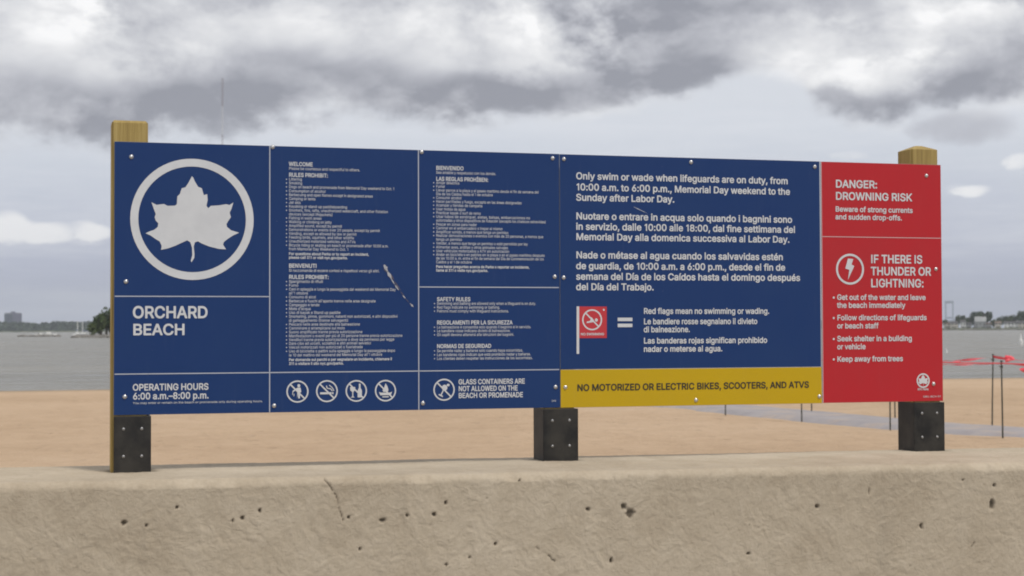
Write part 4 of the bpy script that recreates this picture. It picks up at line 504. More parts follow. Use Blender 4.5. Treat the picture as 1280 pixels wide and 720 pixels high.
LETTERING = {
 'name': [
  (0.0704, 1.5517, 0.292, 0.0486, 'ORCHARD', 'b'),
  (0.0706, 1.4853, 0.2038, 0.0454, 'BEACH', 'b'),
 ],
 'hours': [
  (0.0718, 1.2685, 0.2936, 0.0266, 'OPERATING HOURS', 'b'),
  (0.0719, 1.2338, 0.2942, 0.0269, '6:00 a.m.–8:00 p.m.', 'b'),
  (0.0729, 1.2163, 0.5062, 0.0084, 'You may enter or remain on the beach or promenade only during operating hours.', 'r'),
 ],
 'rules': [
  (0.6828, 2.1653, 0.0972, 0.0168, 'WELCOME', 'b'),
  (0.6828, 2.15, 0.2906, 0.0113, 'Please be courteous and respectful to others.', 'r'),
  (0.6828, 2.1215, 0.1591, 0.0168, 'RULES PROHIBIT:', 'b'),
  (0.6712, 2.1064, 0.0045, 0.0116, '•', 'b'),
  (0.6828, 2.1067, 0.0533, 0.0113, 'Littering', 'r'),
  (0.6712, 2.0911, 0.0045, 0.0116, '•', 'b'),
  (0.6828, 2.0913, 0.0543, 0.0113, 'Smoking', 'r'),
  (0.6712, 2.0757, 0.0045, 0.0116, '•', 'b'),
  (0.6828, 2.076, 0.4334, 0.0113, 'Dogs on beach and promenade from Memorial Day weekend to Oct. 1', 'r'),
  (0.6712, 2.0593, 0.0045, 0.0116, '•', 'b'),
  (0.6828, 2.0595, 0.1492, 0.0113, 'Consumption of alcohol', 'r'),
  (0.6712, 2.0438, 0.0045, 0.0116, '•', 'b'),
  (0.6828, 2.044, 0.3434, 0.0113, 'Barbecuing and open flames except in designated areas', 'r'),
  (0.6712, 2.028, 0.0045, 0.0116, '•', 'b'),
  (0.6828, 2.0282, 0.1082, 0.0113, 'Camping or tents', 'r'),
  (0.6712, 2.0125, 0.0045, 0.0116, '•', 'b'),
  (0.6828, 2.0127, 0.0484, 0.0113, 'Jet skis', 'r'),
  (0.6712, 1.997, 0.0045, 0.0116, '•', 'b'),
  (0.6828, 1.9972, 0.2376, 0.0113, 'Kayaking or stand-up paddleboarding', 'r'),
  (0.6712, 1.9812, 0.0045, 0.0116, '•', 'b'),
  (0.6828, 1.9814, 0.4065, 0.0113, 'Snorkels, fins, rafts, unauthorized watercraft, and other flotation', 'r'),
  (0.6828, 1.9656, 0.1786, 0.0113, 'devices (except lifejackets)', 'r'),
  (0.6713, 1.9499, 0.0045, 0.0116, '•', 'b'),
  (0.6828, 1.9501, 0.1329, 0.0113, 'Fishing in swim areas', 'r'),
  (0.6713, 1.9344, 0.0045, 0.0116, '•', 'b'),
  (0.6829, 1.9346, 0.174, 0.0113, 'Walking or climbing on jetty', 'r'),
  (0.6713, 1.9189, 0.0045, 0.0116, '•', 'b'),
  (0.6829, 1.9191, 0.2162, 0.0113, 'Amplified sound, except by permit', 'r'),
  (0.6713, 1.9031, 0.0045, 0.0116, '•', 'b'),
  (0.6829, 1.9033, 0.3721, 0.0113, 'Demonstrations or events over 20 people, except by permit', 'r'),
  (0.6713, 1.8873, 0.0045, 0.0116, '•', 'b'),
  (0.6829, 1.8875, 0.2757, 0.0113, 'Vending, except as allowed by law or permit', 'r'),
  (0.6713, 1.8722, 0.0045, 0.0116, '•', 'b'),
  (0.6829, 1.8723, 0.2655, 0.0113, 'Feeding birds, squirrels, and other wildlife', 'r'),
  (0.6713, 1.8564, 0.0045, 0.0116, '•', 'b'),
  (0.6829, 1.8565, 0.2717, 0.0113, 'Unauthorized motorized vehicles and ATVs', 'r'),
  (0.6713, 1.8406, 0.0045, 0.0116, '•', 'b'),
  (0.6829, 1.8407, 0.4083, 0.0113, 'Bicycle riding or skating on beach or promenade after 10:00 a.m.', 'r'),
  (0.6829, 1.8253, 0.2427, 0.0113, 'from Memorial Day Weekend to Oct. 1', 'r'),
  (0.6829, 1.8059, 0.3265, 0.0113, 'For questions about Parks or to report an incident,', 'b'),
  (0.6829, 1.7908, 0.2394, 0.0113, 'please call 311 or visit nyc.gov/parks.', 'b'),
  (0.6829, 1.7547, 0.1132, 0.0168, 'BENVENUTI', 'b'),
  (0.6829, 1.7386, 0.3709, 0.0113, 'Si raccomanda di essere cortesi e rispettosi verso gli altri.', 'r'),
  (0.6829, 1.7096, 0.1621, 0.0167, 'RULES PROHIBIT:', 'b'),
  (0.6713, 1.6941, 0.0045, 0.0116, '•', 'b'),
  (0.6829, 1.6941, 0.1383, 0.0113, 'Spargimento di rifiuti', 'r'),
  (0.6714, 1.6786, 0.0045, 0.0116, '•', 'b'),
  (0.6829, 1.6787, 0.0387, 0.0113, 'Fumo', 'r'),
  (0.6714, 1.6632, 0.0045, 0.0116, '•', 'b'),
  (0.6829, 1.6632, 0.4383, 0.0113, 'Cani in spiaggia e lungo la passeggiata dal weekend del Memorial Day', 'r'),
  (0.6829, 1.6471, 0.0775, 0.0113, "all'1 ottobre", 'r'),
  (0.6714, 1.6317, 0.0045, 0.0116, '•', 'b'),
  (0.683, 1.6317, 0.1099, 0.0113, 'Consumo di alcol', 'r'),
  (0.6714, 1.6156, 0.0045, 0.0116, '•', 'b'),
  (0.683, 1.6156, 0.3547, 0.0113, "Barbecue e fuochi all'aperto tranne nelle aree designate", 'r'),
  (0.6714, 1.5998, 0.0045, 0.0116, '•', 'b'),
  (0.683, 1.5998, 0.1242, 0.0113, 'Campeggio e tende', 'r'),
  (0.6714, 1.5844, 0.0045, 0.0116, '•', 'b'),
  (0.683, 1.5844, 0.0885, 0.0113, "Moto d'acqua", 'r'),
  (0.6714, 1.5689, 0.0045, 0.0116, '•', 'b'),
  (0.683, 1.5689, 0.2097, 0.0113, 'Uso di kayak e Stand up paddle', 'r'),
  (0.6714, 1.5535, 0.0045, 0.0116, '•', 'b'),
  (0.683, 1.5535, 0.4455, 0.0113, 'Snorkeling, pinne, gommoni, natanti non autorizzati, e altri dispositivi', 'r'),
  (0.683, 1.5374, 0.2418, 0.0113, 'di galleggiamento (tranne salvagenti)', 'r'),
  (0.6714, 1.5217, 0.0045, 0.0116, '•', 'b'),
  (0.683, 1.5217, 0.2898, 0.0113, 'Pescare nelle aree destinate alla balneazione', 'r'),
  (0.6714, 1.5063, 0.0045, 0.0116, '•', 'b'),
  (0.683, 1.5062, 0.2273, 0.0113, 'Camminare o arrampicarsi sul molo', 'r'),
  (0.6714, 1.4908, 0.0045, 0.0116, '•', 'b'),
  (0.683, 1.4908, 0.2997, 0.0113, 'Suono amplificato tranne previa autorizzazione', 'r'),
  (0.6714, 1.4751, 0.0045, 0.0116, '•', 'b'),
  (0.683, 1.475, 0.4657, 0.0113, 'Manifestazioni o eventi per più di 20 persone tranne previa autorizzazione', 'r'),
  (0.6714, 1.4597, 0.0045, 0.0116, '•', 'b'),
  (0.683, 1.4596, 0.432, 0.0112, 'Venditori tranne previa autorizzazione o dove sia permesso per legge', 'r'),
  (0.6714, 1.4449, 0.0045, 0.0116, '•', 'b'),
  (0.683, 1.4448, 0.3353, 0.0112, 'Dare cibo ad uccelli, scoiattoli e altri animali selvatici', 'r'),
  (0.6715, 1.4295, 0.0045, 0.0116, '•', 'b'),
  (0.683, 1.4294, 0.3009, 0.0112, 'Veicoli motorizzati non autorizzati o fuoristrada', 'r'),
  (0.6715, 1.4137, 0.0045, 0.0116, '•', 'b'),
  (0.683, 1.4137, 0.4352, 0.0112, 'Uso di biciclette o pattini sulla spiaggia o lungo la passeggiata dopo', 'r'),
  (0.683, 1.3979, 0.3816, 0.0112, "le 10 del mattino dal weekend del Memorial Day all'1 ottobre", 'r'),
  (0.683, 1.3793, 0.4222, 0.0112, 'Per domande sui parchi o per segnalare un incidente, chiamare il', 'b'),
  (0.683, 1.3635, 0.2226, 0.0112, '311 o visitare il sito nyc.gov/parks.', 'b'),
 ],
 'reglas': [
  (1.2915, 2.1641, 0.1177, 0.0172, 'BIENVENIDO', 'b'),
  (1.2915, 2.1482, 0.2573, 0.0116, 'Sea amable y respetuoso con los demás.', 'r'),
  (1.2914, 2.119, 0.224, 0.0172, 'LAS REGLAS PROHÍBEN:', 'b'),
  (1.2792, 2.1055, 0.0047, 0.0119, '•', 'b'),
  (1.2914, 2.1057, 0.0998, 0.0116, 'Arrojar desechos', 'r'),
  (1.2792, 2.0902, 0.0047, 0.0119, '•', 'b'),
  (1.2914, 2.0905, 0.0384, 0.0116, 'Fumar', 'r'),
  (1.2791, 2.0747, 0.0047, 0.0119, '•', 'b'),
  (1.2913, 2.0749, 0.4433, 0.0116, 'Llevar perros a la playa y el paseo marítimo desde el fin de semana del', 'r'),
  (1.2913, 2.0593, 0.2433, 0.0116, 'Día de los Caídos hasta el 1 de octubre', 'r'),
  (1.2791, 2.0435, 0.0047, 0.0119, '•', 'b'),
  (1.2913, 2.0438, 0.1087, 0.0116, 'Consumir alcohol', 'r'),
  (1.279, 2.028, 0.0047, 0.0119, '•', 'b'),
  (1.2912, 2.0282, 0.3685, 0.0116, 'Hacer parrilladas y fuego, excepto en las áreas designadas', 'r'),
  (1.279, 2.0124, 0.0047, 0.0119, '•', 'b'),
  (1.2912, 2.0126, 0.1984, 0.0116, 'Acampar y tiendas de campaña', 'r'),
  (1.279, 1.9965, 0.0047, 0.0119, '•', 'b'),
  (1.2912, 1.9967, 0.1255, 0.0116, 'Usar motos de agua', 'r'),
  (1.2789, 1.981, 0.0047, 0.0119, '•', 'b'),
  (1.2911, 1.9812, 0.1914, 0.0116, 'Practicar kayak o surf de remo', 'r'),
  (1.2789, 1.9654, 0.0047, 0.0119, '•', 'b'),
  (1.2911, 1.9656, 0.4055, 0.0116, 'Usar tubos de esnórquel, aletas, balsas, embarcaciones no', 'r'),
  (1.2911, 1.9501, 0.4748, 0.0116, 'autorizadas y otros dispositivos de flotación (excepto los chalecos salvavidas)', 'r'),
  (1.2788, 1.9337, 0.0047, 0.0119, '•', 'b'),
  (1.291, 1.9338, 0.1742, 0.0116, 'Pescar en zonas para nadar', 'r'),
  (1.2788, 1.9181, 0.0047, 0.0119, '•', 'b'),
  (1.291, 1.9183, 0.2848, 0.0116, 'Caminar en el embarcadero o trepar al mismo', 'r'),
  (1.2788, 1.9022, 0.0047, 0.0119, '•', 'b'),
  (1.291, 1.9024, 0.3101, 0.0116, 'Amplificar sonido, a menos que tenga un permiso', 'r'),
  (1.2787, 1.887, 0.0047, 0.0119, '•', 'b'),
  (1.2909, 1.8872, 0.463, 0.0116, 'Realizar demostraciones o eventos con más de 20 personas, a menos que', 'r'),
  (1.2909, 1.8713, 0.1107, 0.0116, 'tenga un permiso', 'r'),
  (1.2787, 1.8553, 0.0047, 0.0119, '•', 'b'),
  (1.2909, 1.8554, 0.3948, 0.0116, 'Vender, a menos que tenga un permiso o esté permitido por ley', 'r'),
  (1.2786, 1.8391, 0.0047, 0.0119, '•', 'b'),
  (1.2908, 1.8392, 0.3086, 0.0116, 'Alimentar aves, ardillas y otros animales salvajes', 'r'),
  (1.2786, 1.8235, 0.0047, 0.0119, '•', 'b'),
  (1.2908, 1.8237, 0.3145, 0.0116, 'Usar vehículos motorizados y ATV sin autorización', 'r'),
  (1.2786, 1.8083, 0.0047, 0.0119, '•', 'b'),
  (1.2908, 1.8085, 0.4689, 0.0116, 'Andar en bicicleta o en patines en la playa o en el paseo marítimo después', 'r'),
  (1.2907, 1.7932, 0.465, 0.0116, 'de las 10:00 a. m. entre el fin de semana del Día de Conmemoración de los', 'r'),
  (1.2907, 1.7777, 0.1528, 0.0116, 'Caídos y el 1 de octubre', 'r'),
  (1.2907, 1.7585, 0.4017, 0.0116, 'Para hacer preguntas acerca de Parks o reportar un incidente,', 'b'),
  (1.2906, 1.743, 0.2223, 0.0116, 'llame al 311 o visite nyc.gov/parks.', 'b'),
 ],
 'safety': [
  (1.2938, 1.6208, 0.1431, 0.0172, 'SAFETY RULES', 'b'),
  (1.2815, 1.6063, 0.0047, 0.0119, '•', 'b'),
  (1.2937, 1.6063, 0.4275, 0.0116, 'Swimming and bathing are allowed only when a lifeguard is on duty.', 'r'),
  (1.2815, 1.5904, 0.0047, 0.0119, '•', 'b'),
  (1.2937, 1.5904, 0.2706, 0.0116, 'Red flags indicate no swimming or bathing.', 'r'),
  (1.2815, 1.5749, 0.0047, 0.0119, '•', 'b'),
  (1.2937, 1.5749, 0.3087, 0.0116, 'Patrons must comply with lifeguard instructions.', 'r'),
  (1.2936, 1.5244, 0.3246, 0.0172, 'REGOLAMENTI PER LA SICUREZZA', 'b'),
  (1.2813, 1.5086, 0.0047, 0.0119, '•', 'b'),
  (1.2935, 1.5086, 0.4059, 0.0115, 'La balneazione è consentita solo quando il bagnino è in servizio.', 'r'),
  (1.2813, 1.4931, 0.0047, 0.0119, '•', 'b'),
  (1.2935, 1.4931, 0.3156, 0.0115, 'Le bandiere rosse indicano divieto di balneazione.', 'r'),
  (1.2813, 1.4773, 0.0047, 0.0119, '•', 'b'),
  (1.2935, 1.4772, 0.3308, 0.0115, 'Gli ospiti devono attenersi alle istruzioni dei bagnini.', 'r'),
  (1.2934, 1.4271, 0.2324, 0.0171, 'NORMAS DE SEGURIDAD', 'b'),
  (1.2811, 1.4111, 0.0047, 0.0119, '•', 'b'),
  (1.2933, 1.411, 0.3705, 0.0115, 'Se permite nadar y bañarse solo cuando haya socorristas.', 'r'),
  (1.2811, 1.3949, 0.0047, 0.0119, '•', 'b'),
  (1.2933, 1.3948, 0.4043, 0.0115, 'Las banderas rojas indican que está prohibido nadar y bañarse.', 'r'),
  (1.2811, 1.3791, 0.0047, 0.0119, '•', 'b'),
  (1.2932, 1.379, 0.4124, 0.0115, 'Los clientes deben respetar las instrucciones de los socorristas.', 'r'),
 ],
 'glass': [
  (1.3847, 1.2767, 0.287, 0.0218, 'GLASS CONTAINERS ARE', 'b'),
  (1.3846, 1.2483, 0.2556, 0.0218, 'NOT ALLOWED ON THE', 'b'),
  (1.3846, 1.2202, 0.2785, 0.0218, 'BEACH OR PROMENADE', 'b'),
  (1.7881, 1.1991, 0.0194, 0.0074, 'DPR', 'r'),
 ],
 'swim': [
  (1.8996, 2.1387, 0.9833, 0.0303, 'Only swim or wade when lifeguards are on duty, from', 'b'),
  (1.8994, 2.0918, 0.9931, 0.0302, '10:00 a.m. to 6:00 p.m., Memorial Day weekend to the', 'b'),
  (1.8992, 2.0477, 0.448, 0.0302, 'Sunday after Labor Day.', 'b'),
  (1.8988, 1.9685, 1.003, 0.0302, 'Nuotare o entrare in acqua solo quando i bagnini sono', 'b'),
  (1.8986, 1.9244, 1.0179, 0.0302, 'in servizio, dalle 10:00 alle 18:00, dal fine settimana del', 'b'),
  (1.8984, 1.8807, 0.9903, 0.0302, 'Memorial Day alla domenica successiva al Labor Day.', 'b'),
  (1.8981, 1.8034, 0.9584, 0.0302, 'Nade o métase al agua cuando los salvavidas estén', 'b'),
  (1.8979, 1.7573, 0.9686, 0.0302, 'de guardia, de 10:00 a.m. a 6:00 p.m., desde el fin de', 'b'),
  (1.8977, 1.7126, 1.0405, 0.0301, 'semana del Día de los Caídos hasta el domingo después', 'b'),
  (1.8975, 1.6685, 0.3524, 0.0301, 'del Día del Trabajo.', 'b'),
 ],
 'flags': [
  (2.2018, 1.5679, 0.5871, 0.0257, 'Red flags mean no swimming or wading.', 'b'),
  (2.2015, 1.5233, 0.5299, 0.0257, 'Le bandiere rosse segnalano il divieto', 'b'),
  (2.2013, 1.4891, 0.2133, 0.0257, 'di balneazione.', 'b'),
  (2.201, 1.4409, 0.5765, 0.0257, 'Las banderas rojas significan prohibido', 'b'),
  (2.2008, 1.4053, 0.3649, 0.0257, 'nadar o meterse al agua.', 'b'),
 ],
 'flagnote': [
  (1.918, 1.4776, 0.1045, 0.0105, 'NO SWIMMING', 'b'),
 ],
 'yellow': [
  (1.9002, 1.2422, 1.077, 0.029, 'NO MOTORIZED OR ELECTRIC BIKES, SCOOTERS, AND ATVS', 'r'),
 ],
 'danger': [
  (3.1129, 2.1291, 0.2081, 0.0357, 'DANGER:', 'b'),
  (3.1124, 2.0749, 0.3819, 0.0356, 'DROWNING RISK', 'b'),
  (3.1115, 2.0222, 0.3859, 0.0242, 'Beware of strong currents', 'b'),
  (3.1112, 1.9876, 0.3314, 0.0242, 'and sudden drop-offs.', 'b'),
 ],
 'thunder': [
  (3.2838, 1.7941, 0.26, 0.0387, 'IF THERE IS', 'b'),
  (3.2832, 1.74, 0.3033, 0.0386, 'THUNDER OR', 'b'),
  (3.2827, 1.6864, 0.2668, 0.0386, 'LIGHTNING:', 'b'),
  (3.1164, 1.6296, 0.4417, 0.0249, 'Get out of the water and leave', 'b'),
  (3.0945, 1.6295, 0.0117, 0.0256, '•', 'b'),
  (3.1161, 1.5944, 0.3386, 0.0249, 'the beach immediately', 'b'),
  (3.1156, 1.539, 0.4468, 0.0248, 'Follow directions of lifeguards', 'b'),
  (3.0936, 1.539, 0.0117, 0.0255, '•', 'b'),
  (3.1152, 1.5028, 0.2045, 0.0248, 'or beach staff', 'b'),
  (3.1147, 1.4457, 0.3726, 0.0248, 'Seek shelter in a building', 'b'),
  (3.0928, 1.4458, 0.0117, 0.0255, '•', 'b'),
  (3.1144, 1.4102, 0.1409, 0.0248, 'or vehicle', 'b'),
  (3.1138, 1.3553, 0.327, 0.0248, 'Keep away from trees', 'b'),
  (3.0919, 1.3555, 0.0117, 0.0255, '•', 'b'),
  (3.5131, 1.2234, 0.0546, 0.0101, 'NYC Parks', 'b'),
  (3.5398, 1.191, 0.0905, 0.0079, 'ORC-BCH-01', 'r'),
 ],
}
LEAF = [(0.299, 2.1157), (0.3047, 2.108), (0.3105, 2.0936), (0.3229, 2.0735), (0.3373, 2.0679), (0.345, 2.0409), (0.3584, 2.045), (0.3603, 2.0217), (0.3556, 1.9992), (0.3623, 1.9887), (0.3728, 1.9986), (0.4045, 2.0011), (0.4334, 2.0065), (0.4459, 2.0028), (0.4614, 2.0139), (0.4546, 1.9893), (0.4469, 1.9726), (0.4518, 1.9551), (0.4422, 1.9403), (0.4345, 1.9275), (0.4364, 1.9158), (0.4528, 1.9024), (0.4847, 1.8931), (0.4606, 1.882), (0.4384, 1.8671), (0.424, 1.8552), (0.4211, 1.8445), (0.4327, 1.8261), (0.4048, 1.8277), (0.3664, 1.837), (0.3377, 1.8484), (0.3224, 1.8569), (0.3109, 1.8529), (0.3062, 1.8364), (0.3091, 1.8073), (0.3082, 1.7908), (0.2977, 1.7733), (0.2949, 1.7801), (0.3005, 1.8024), (0.2995, 1.8315), (0.2928, 1.8527), (0.2805, 1.8603), (0.2662, 1.8533), (0.2331, 1.8375), (0.2066, 1.8275), (0.1793, 1.8215), (0.182, 1.8369), (0.1745, 1.8542), (0.1575, 1.8646), (0.1387, 1.8778), (0.1199, 1.8862), (0.1339, 1.8932), (0.1527, 1.9002), (0.1668, 1.9119), (0.1686, 1.9264), (0.1592, 1.9359), (0.1545, 1.9503), (0.1591, 1.9619), (0.1525, 1.9792), (0.1421, 2.0089), (0.1619, 1.9986), (0.1901, 2.003), (0.2043, 1.9955), (0.2327, 1.997), (0.2403, 2.003), (0.2421, 2.034), (0.2516, 2.0429), (0.2591, 2.0663), (0.2734, 2.0705), (0.2848, 2.0882)]
RING_BIG = (0.3015, 1.9439, 0.2405)
RINGS = [(0.7179, 1.2568, 0.0447), (0.8371, 1.2568, 0.0444), (0.9572, 1.2561, 0.0441), (1.0779, 1.2555, 0.0441)]
RING_GLASS = (1.3236, 1.2559, 0.0454)
RING_BOLT = (3.1814, 1.7669, 0.0689)
RING_FLAG = (1.9692, 1.5434, 0.0447)
RING_SMALL = (3.5411, 1.2671, 0.033)
BOLT = [(3.1714, 1.814), (3.198, 1.8124), (3.1889, 1.7874), (3.2027, 1.7813), (3.1705, 1.7187), (3.1778, 1.7641), (3.1582, 1.7698)]
RIVETS = [(0.065, 2.1863), (0.0456, 1.6957), (0.0424, 1.2455), (0.6181, 2.2403), (0.6245, 1.2011), (1.2311, 2.237), (1.7973, 2.2261), (1.8041, 1.7252), (1.2345, 1.2018), (1.8064, 1.2607)]
RIVETSB = [(1.8473, 2.2237), (2.4247, 2.2252), (3.014, 2.2197), (1.8441, 1.7217)]
RIVETSY = [(1.8498, 1.2588), (2.4412, 1.1959), (3.027, 1.2035)]
RIVETSR = [(3.5689, 2.1931), (3.6125, 1.7707), (3.5944, 1.2512)]
FLAG = [(1.9004, 1.6002), (1.9118, 1.6002), (1.9108, 1.3995), (1.8994, 1.3996)]
FLAGRED = [(1.9121, 1.6002), (2.0353, 1.5996), (2.0346, 1.4659), (1.9115, 1.4658)]
EQ = [(2.0841, 1.5522), (2.1507, 1.5522), (2.1507, 1.5375), (2.084, 1.5376), (2.084, 1.5267), (2.1506, 1.5265), (2.1505, 1.5118), (2.0839, 1.512)]
STAR = [(2.0219, 1.5856)]
SCR1 = [(1.0724, 1.7697), (1.0824, 1.7731), (1.1024, 1.7404), (1.119, 1.7077), (1.139, 1.6816), (1.1658, 1.6488), (1.2026, 1.5897), (1.1959, 1.5897), (1.159, 1.639), (1.1323, 1.6651), (1.109, 1.6978), (1.0857, 1.7338)]
SCR2 = [(2.1592, 2.0265), (2.1665, 2.0273), (2.2175, 2.0055), (2.232, 1.9944), (2.2101, 2.002)]
PITS = [(0.0269, 0.794, 0.011, 0.0095), (0.1072, 0.783, 0.0063, 0.0063), (0.4558, 0.8037, 0.0063, 0.0079), (0.4206, 0.7927, 0.0047, 0.0079), (0.8513, 0.7938, 0.0063, 0.0063), (0.9783, 0.7815, 0.0126, 0.0095), (1.0726, 0.7973, 0.0063, 0.0063), (1.1767, 0.7978, 0.0079, 0.0079), (1.2199, 0.8425, 0.0079, 0.0095), (1.312, 0.6293, 0.0063, 0.0079), (1.4115, 0.6784, 0.0063, 0.0063), (1.7774, 0.8015, 0.011, 0.0095), (1.9215, 0.8105, 0.0126, 0.0142), (1.947, 0.7818, 0.0189, 0.0189), (2.7143, 0.7915, 0.0095, 0.0095), (3.4681, 0.7833, 0.0126, 0.0236), (3.4796, 0.8614, 0.0063, 0.0079), (1.8691, 0.6033, 0.0063, 0.0142), (3.1603, 0.7001, 0.0079, 0.0126), (2.429, 0.6117, 0.0079, 0.0047), (0.2166, 0.8482, 0.0063, 0.0079), (0.5205, 0.829, 0.0047, 0.0095), (1.5092, 0.922, 0.0047, 0.0063), (1.2225, 0.6045, 0.0063, 0.0063), (0.8934, 0.6749, 0.0047, 0.0079), (3.343, 0.8838, 0.0047, 0.0047)]
CRACKS = [[(0.7493, 0.9679), (0.7613, 0.9375), (0.7823, 0.91), (0.8033, 0.8824), (0.8123, 0.84), (0.8272, 0.7853), (0.8362, 0.7067)], [(2.9422, 0.8729), (2.935, 0.8344)], [(1.8582, 0.9833), (1.8771, 0.933), (1.8962, 0.8952)], [(3.4177, 0.6803), (3.3926, 0.6354), (3.3748, 0.6099)], [(1.5711, 0.6616), (1.6213, 0.6293), (1.6465, 0.6038)]]
# ------------------------------------------------------------------ object helpers
def link(name, me, mat, parent=None):
    o = bpy.data.objects.new(name, me); COL.objects.link(o)
    if mat is not None and not me.materials: me.materials.append(mat)
    if parent is not None: o.parent = parent
    return o
def mesh(name, verts, faces, mat, parent=None, smooth=False):
    me = bpy.data.meshes.new(name); me.from_pydata([tuple(v) for v in verts], [], [tuple(f) for f in faces]); me.update()
    if smooth: me.polygons.foreach_set('use_smooth', [True]*len(me.polygons))
    return link(name, me, mat, parent)
def bmobj(name, bm, mat, parent=None, smooth=False):
    me = bpy.data.meshes.new(name); bm.to_mesh(me); bm.free()
    if smooth: me.polygons.foreach_set('use_smooth', [True]*len(me.polygons))
    return link(name, me, mat, parent)
def empty(name, loc=(0, 0, 0), rz=0.0):
    o = bpy.data.objects.new(name, None); COL.objects.link(o); o.location = loc; o.rotation_euler = (0, 0, rz); o.empty_display_size = 0.2; return o
def tag(o, label=None, cat=None, group=None, kind=None):
    if label: o['label'] = label
    if cat: o['category'] = cat
    if group: o['group'] = group
    if kind: o['kind'] = kind
    return o
def copy_tree(o, parent=None):
    c = o.copy(); COL.objects.link(c); c.parent = parent
    for ch in list(o.children): copy_tree(ch, c)
    return c
def add_box(bm, x0, x1, y0, y1, z0, z1, bevel=0.0, segs=1):
    r = bmesh.ops.create_cube(bm, size=1.0)
    for v in r['verts']: v.co = Vector((x0+(v.co.x+.5)*(x1-x0), y0+(v.co.y+.5)*(y1-y0), z0+(v.co.z+.5)*(z1-z0)))
    if bevel:
        es = list({e for v in r['verts'] for e in v.link_edges})
        bmesh.ops.bevel(bm, geom=es, offset=bevel, segments=segs, affect='EDGES', profile=0.5)
def box(name, x0, x1, y0, y1, z0, z1, mat, parent=None, bevel=0.0, segs=1):
    bm = bmesh.new(); add_box(bm, x0, x1, y0, y1, z0, z1, bevel, segs); return bmobj(name, bm, mat, parent)
def add_tube(bm, a, b, r0, r1=None, n=8):
    a, b = Vector(a), Vector(b); r1 = r0 if r1 is None else r1
    q = (b-a).to_track_quat('Z', 'Y')
    A = [bm.verts.new(a+q@Vector((math.cos(t)*r0, math.sin(t)*r0, 0))) for t in [2*math.pi*i/n for i in range(n)]]
    B = [bm.verts.new(b+q@Vector((math.cos(t)*r1, math.sin(t)*r1, 0))) for t in [2*math.pi*i/n for i in range(n)]]
    for i in range(n): bm.faces.new((A[i], A[(i+1) % n], B[(i+1) % n], B[i]))
    bm.faces.new(A[::-1]); bm.faces.new(B)

# value noise in numpy for the displaced meshes
_tab = RNG.random((256, 256)).astype(np.float32)
def vn(x, y):
    xi = np.floor(x).astype(int); yi = np.floor(y).astype(int); fx = x-xi; fy = y-yi
    fx = fx*fx*(3-2*fx); fy = fy*fy*(3-2*fy)
    g = lambda a, b: _tab[a & 255, b & 255]
    return (g(xi, yi)*(1-fx)+g(xi+1, yi)*fx)*(1-fy)+(g(xi, yi+1)*(1-fx)+g(xi+1, yi+1)*fx)*fy
def fbm(x, y, oct_=5, gain=0.5):
    s = 0; a = 1.0; t = 0
    for i in range(oct_):
        s = s+a*vn(x*2**i+17.3*i, y*2**i+5.1*i); t += a; a *= gain
    return s/t-0.5
def grid_mesh(name, Vt, nx, ny, mat, parent=None, smooth=True):
    idx = np.arange(nx*ny).reshape(ny, nx)
    F = np.stack([idx[:-1, :-1], idx[:-1, 1:], idx[1:, 1:], idx[1:, :-1]], -1).reshape(-1, 4)
    me = bpy.data.meshes.new(name); me.vertices.add(len(Vt)); me.vertices.foreach_set('co', Vt.astype(np.float32).ravel())
    me.loops.add(F.size); me.loops.foreach_set('vertex_index', F.ravel().astype(np.int32))
    me.polygons.add(len(F)); me.polygons.foreach_set('loop_start', np.arange(0, F.size, 4, dtype=np.int32))
    me.update(calc_edges=True)
    me.polygons.foreach_set('use_smooth', [smooth]*len(F))
    return link(name, me, mat, parent)

SEA_Z = -0.35
# ------------------------------------------------------------------ the ground, the beach and the sea
xs = np.concatenate([np.arange(-220, -14, 8), np.arange(-14, 44, 0.3), np.arange(44, 240, 8)])
ys = np.concatenate([np.arange(0.0, 12, 0.8), np.arange(12, 50, 0.25), np.arange(50, 75, 2.5)])
GX, GY = np.meshgrid(xs, ys)
shore = 46.0 + 1.2*fbm(GX/30, GX*0+3, 4)
GZ = np.interp(GY, [0, 38, 75], [-0.2, -0.2, -0.2]) - 0.0
GZ = GZ - np.clip(GY-(shore-7), 0, None)*0.0215
GZ = GZ + (0.05*fbm(GX/5, GY/5, 4)+0.035*fbm(GX/0.9, GY/0.9, 3))*np.clip((shore-GY)/4, 0.05, 1)
sand = grid_mesh('beach_sand', np.stack([GX, GY, GZ], -1).reshape(-1, 3), len(xs), len(ys), M['sand']); tag(sand, kind='structure')
sea = mesh('sea_water', [(-5000, 38, SEA_Z), (9500, 38, SEA_Z), (9500, 9000, SEA_Z), (-5000, 9000, SEA_Z)], [(0, 1, 2, 3)], M['water']); tag(sea, kind='structure')
prom = mesh('promenade', [(-220, -120, 0), (240, -120, 0), (240, -0.2, 0), (-220, -0.2, 0)], [(0, 1, 2, 3)], M['promenade']); tag(prom, kind='structure')

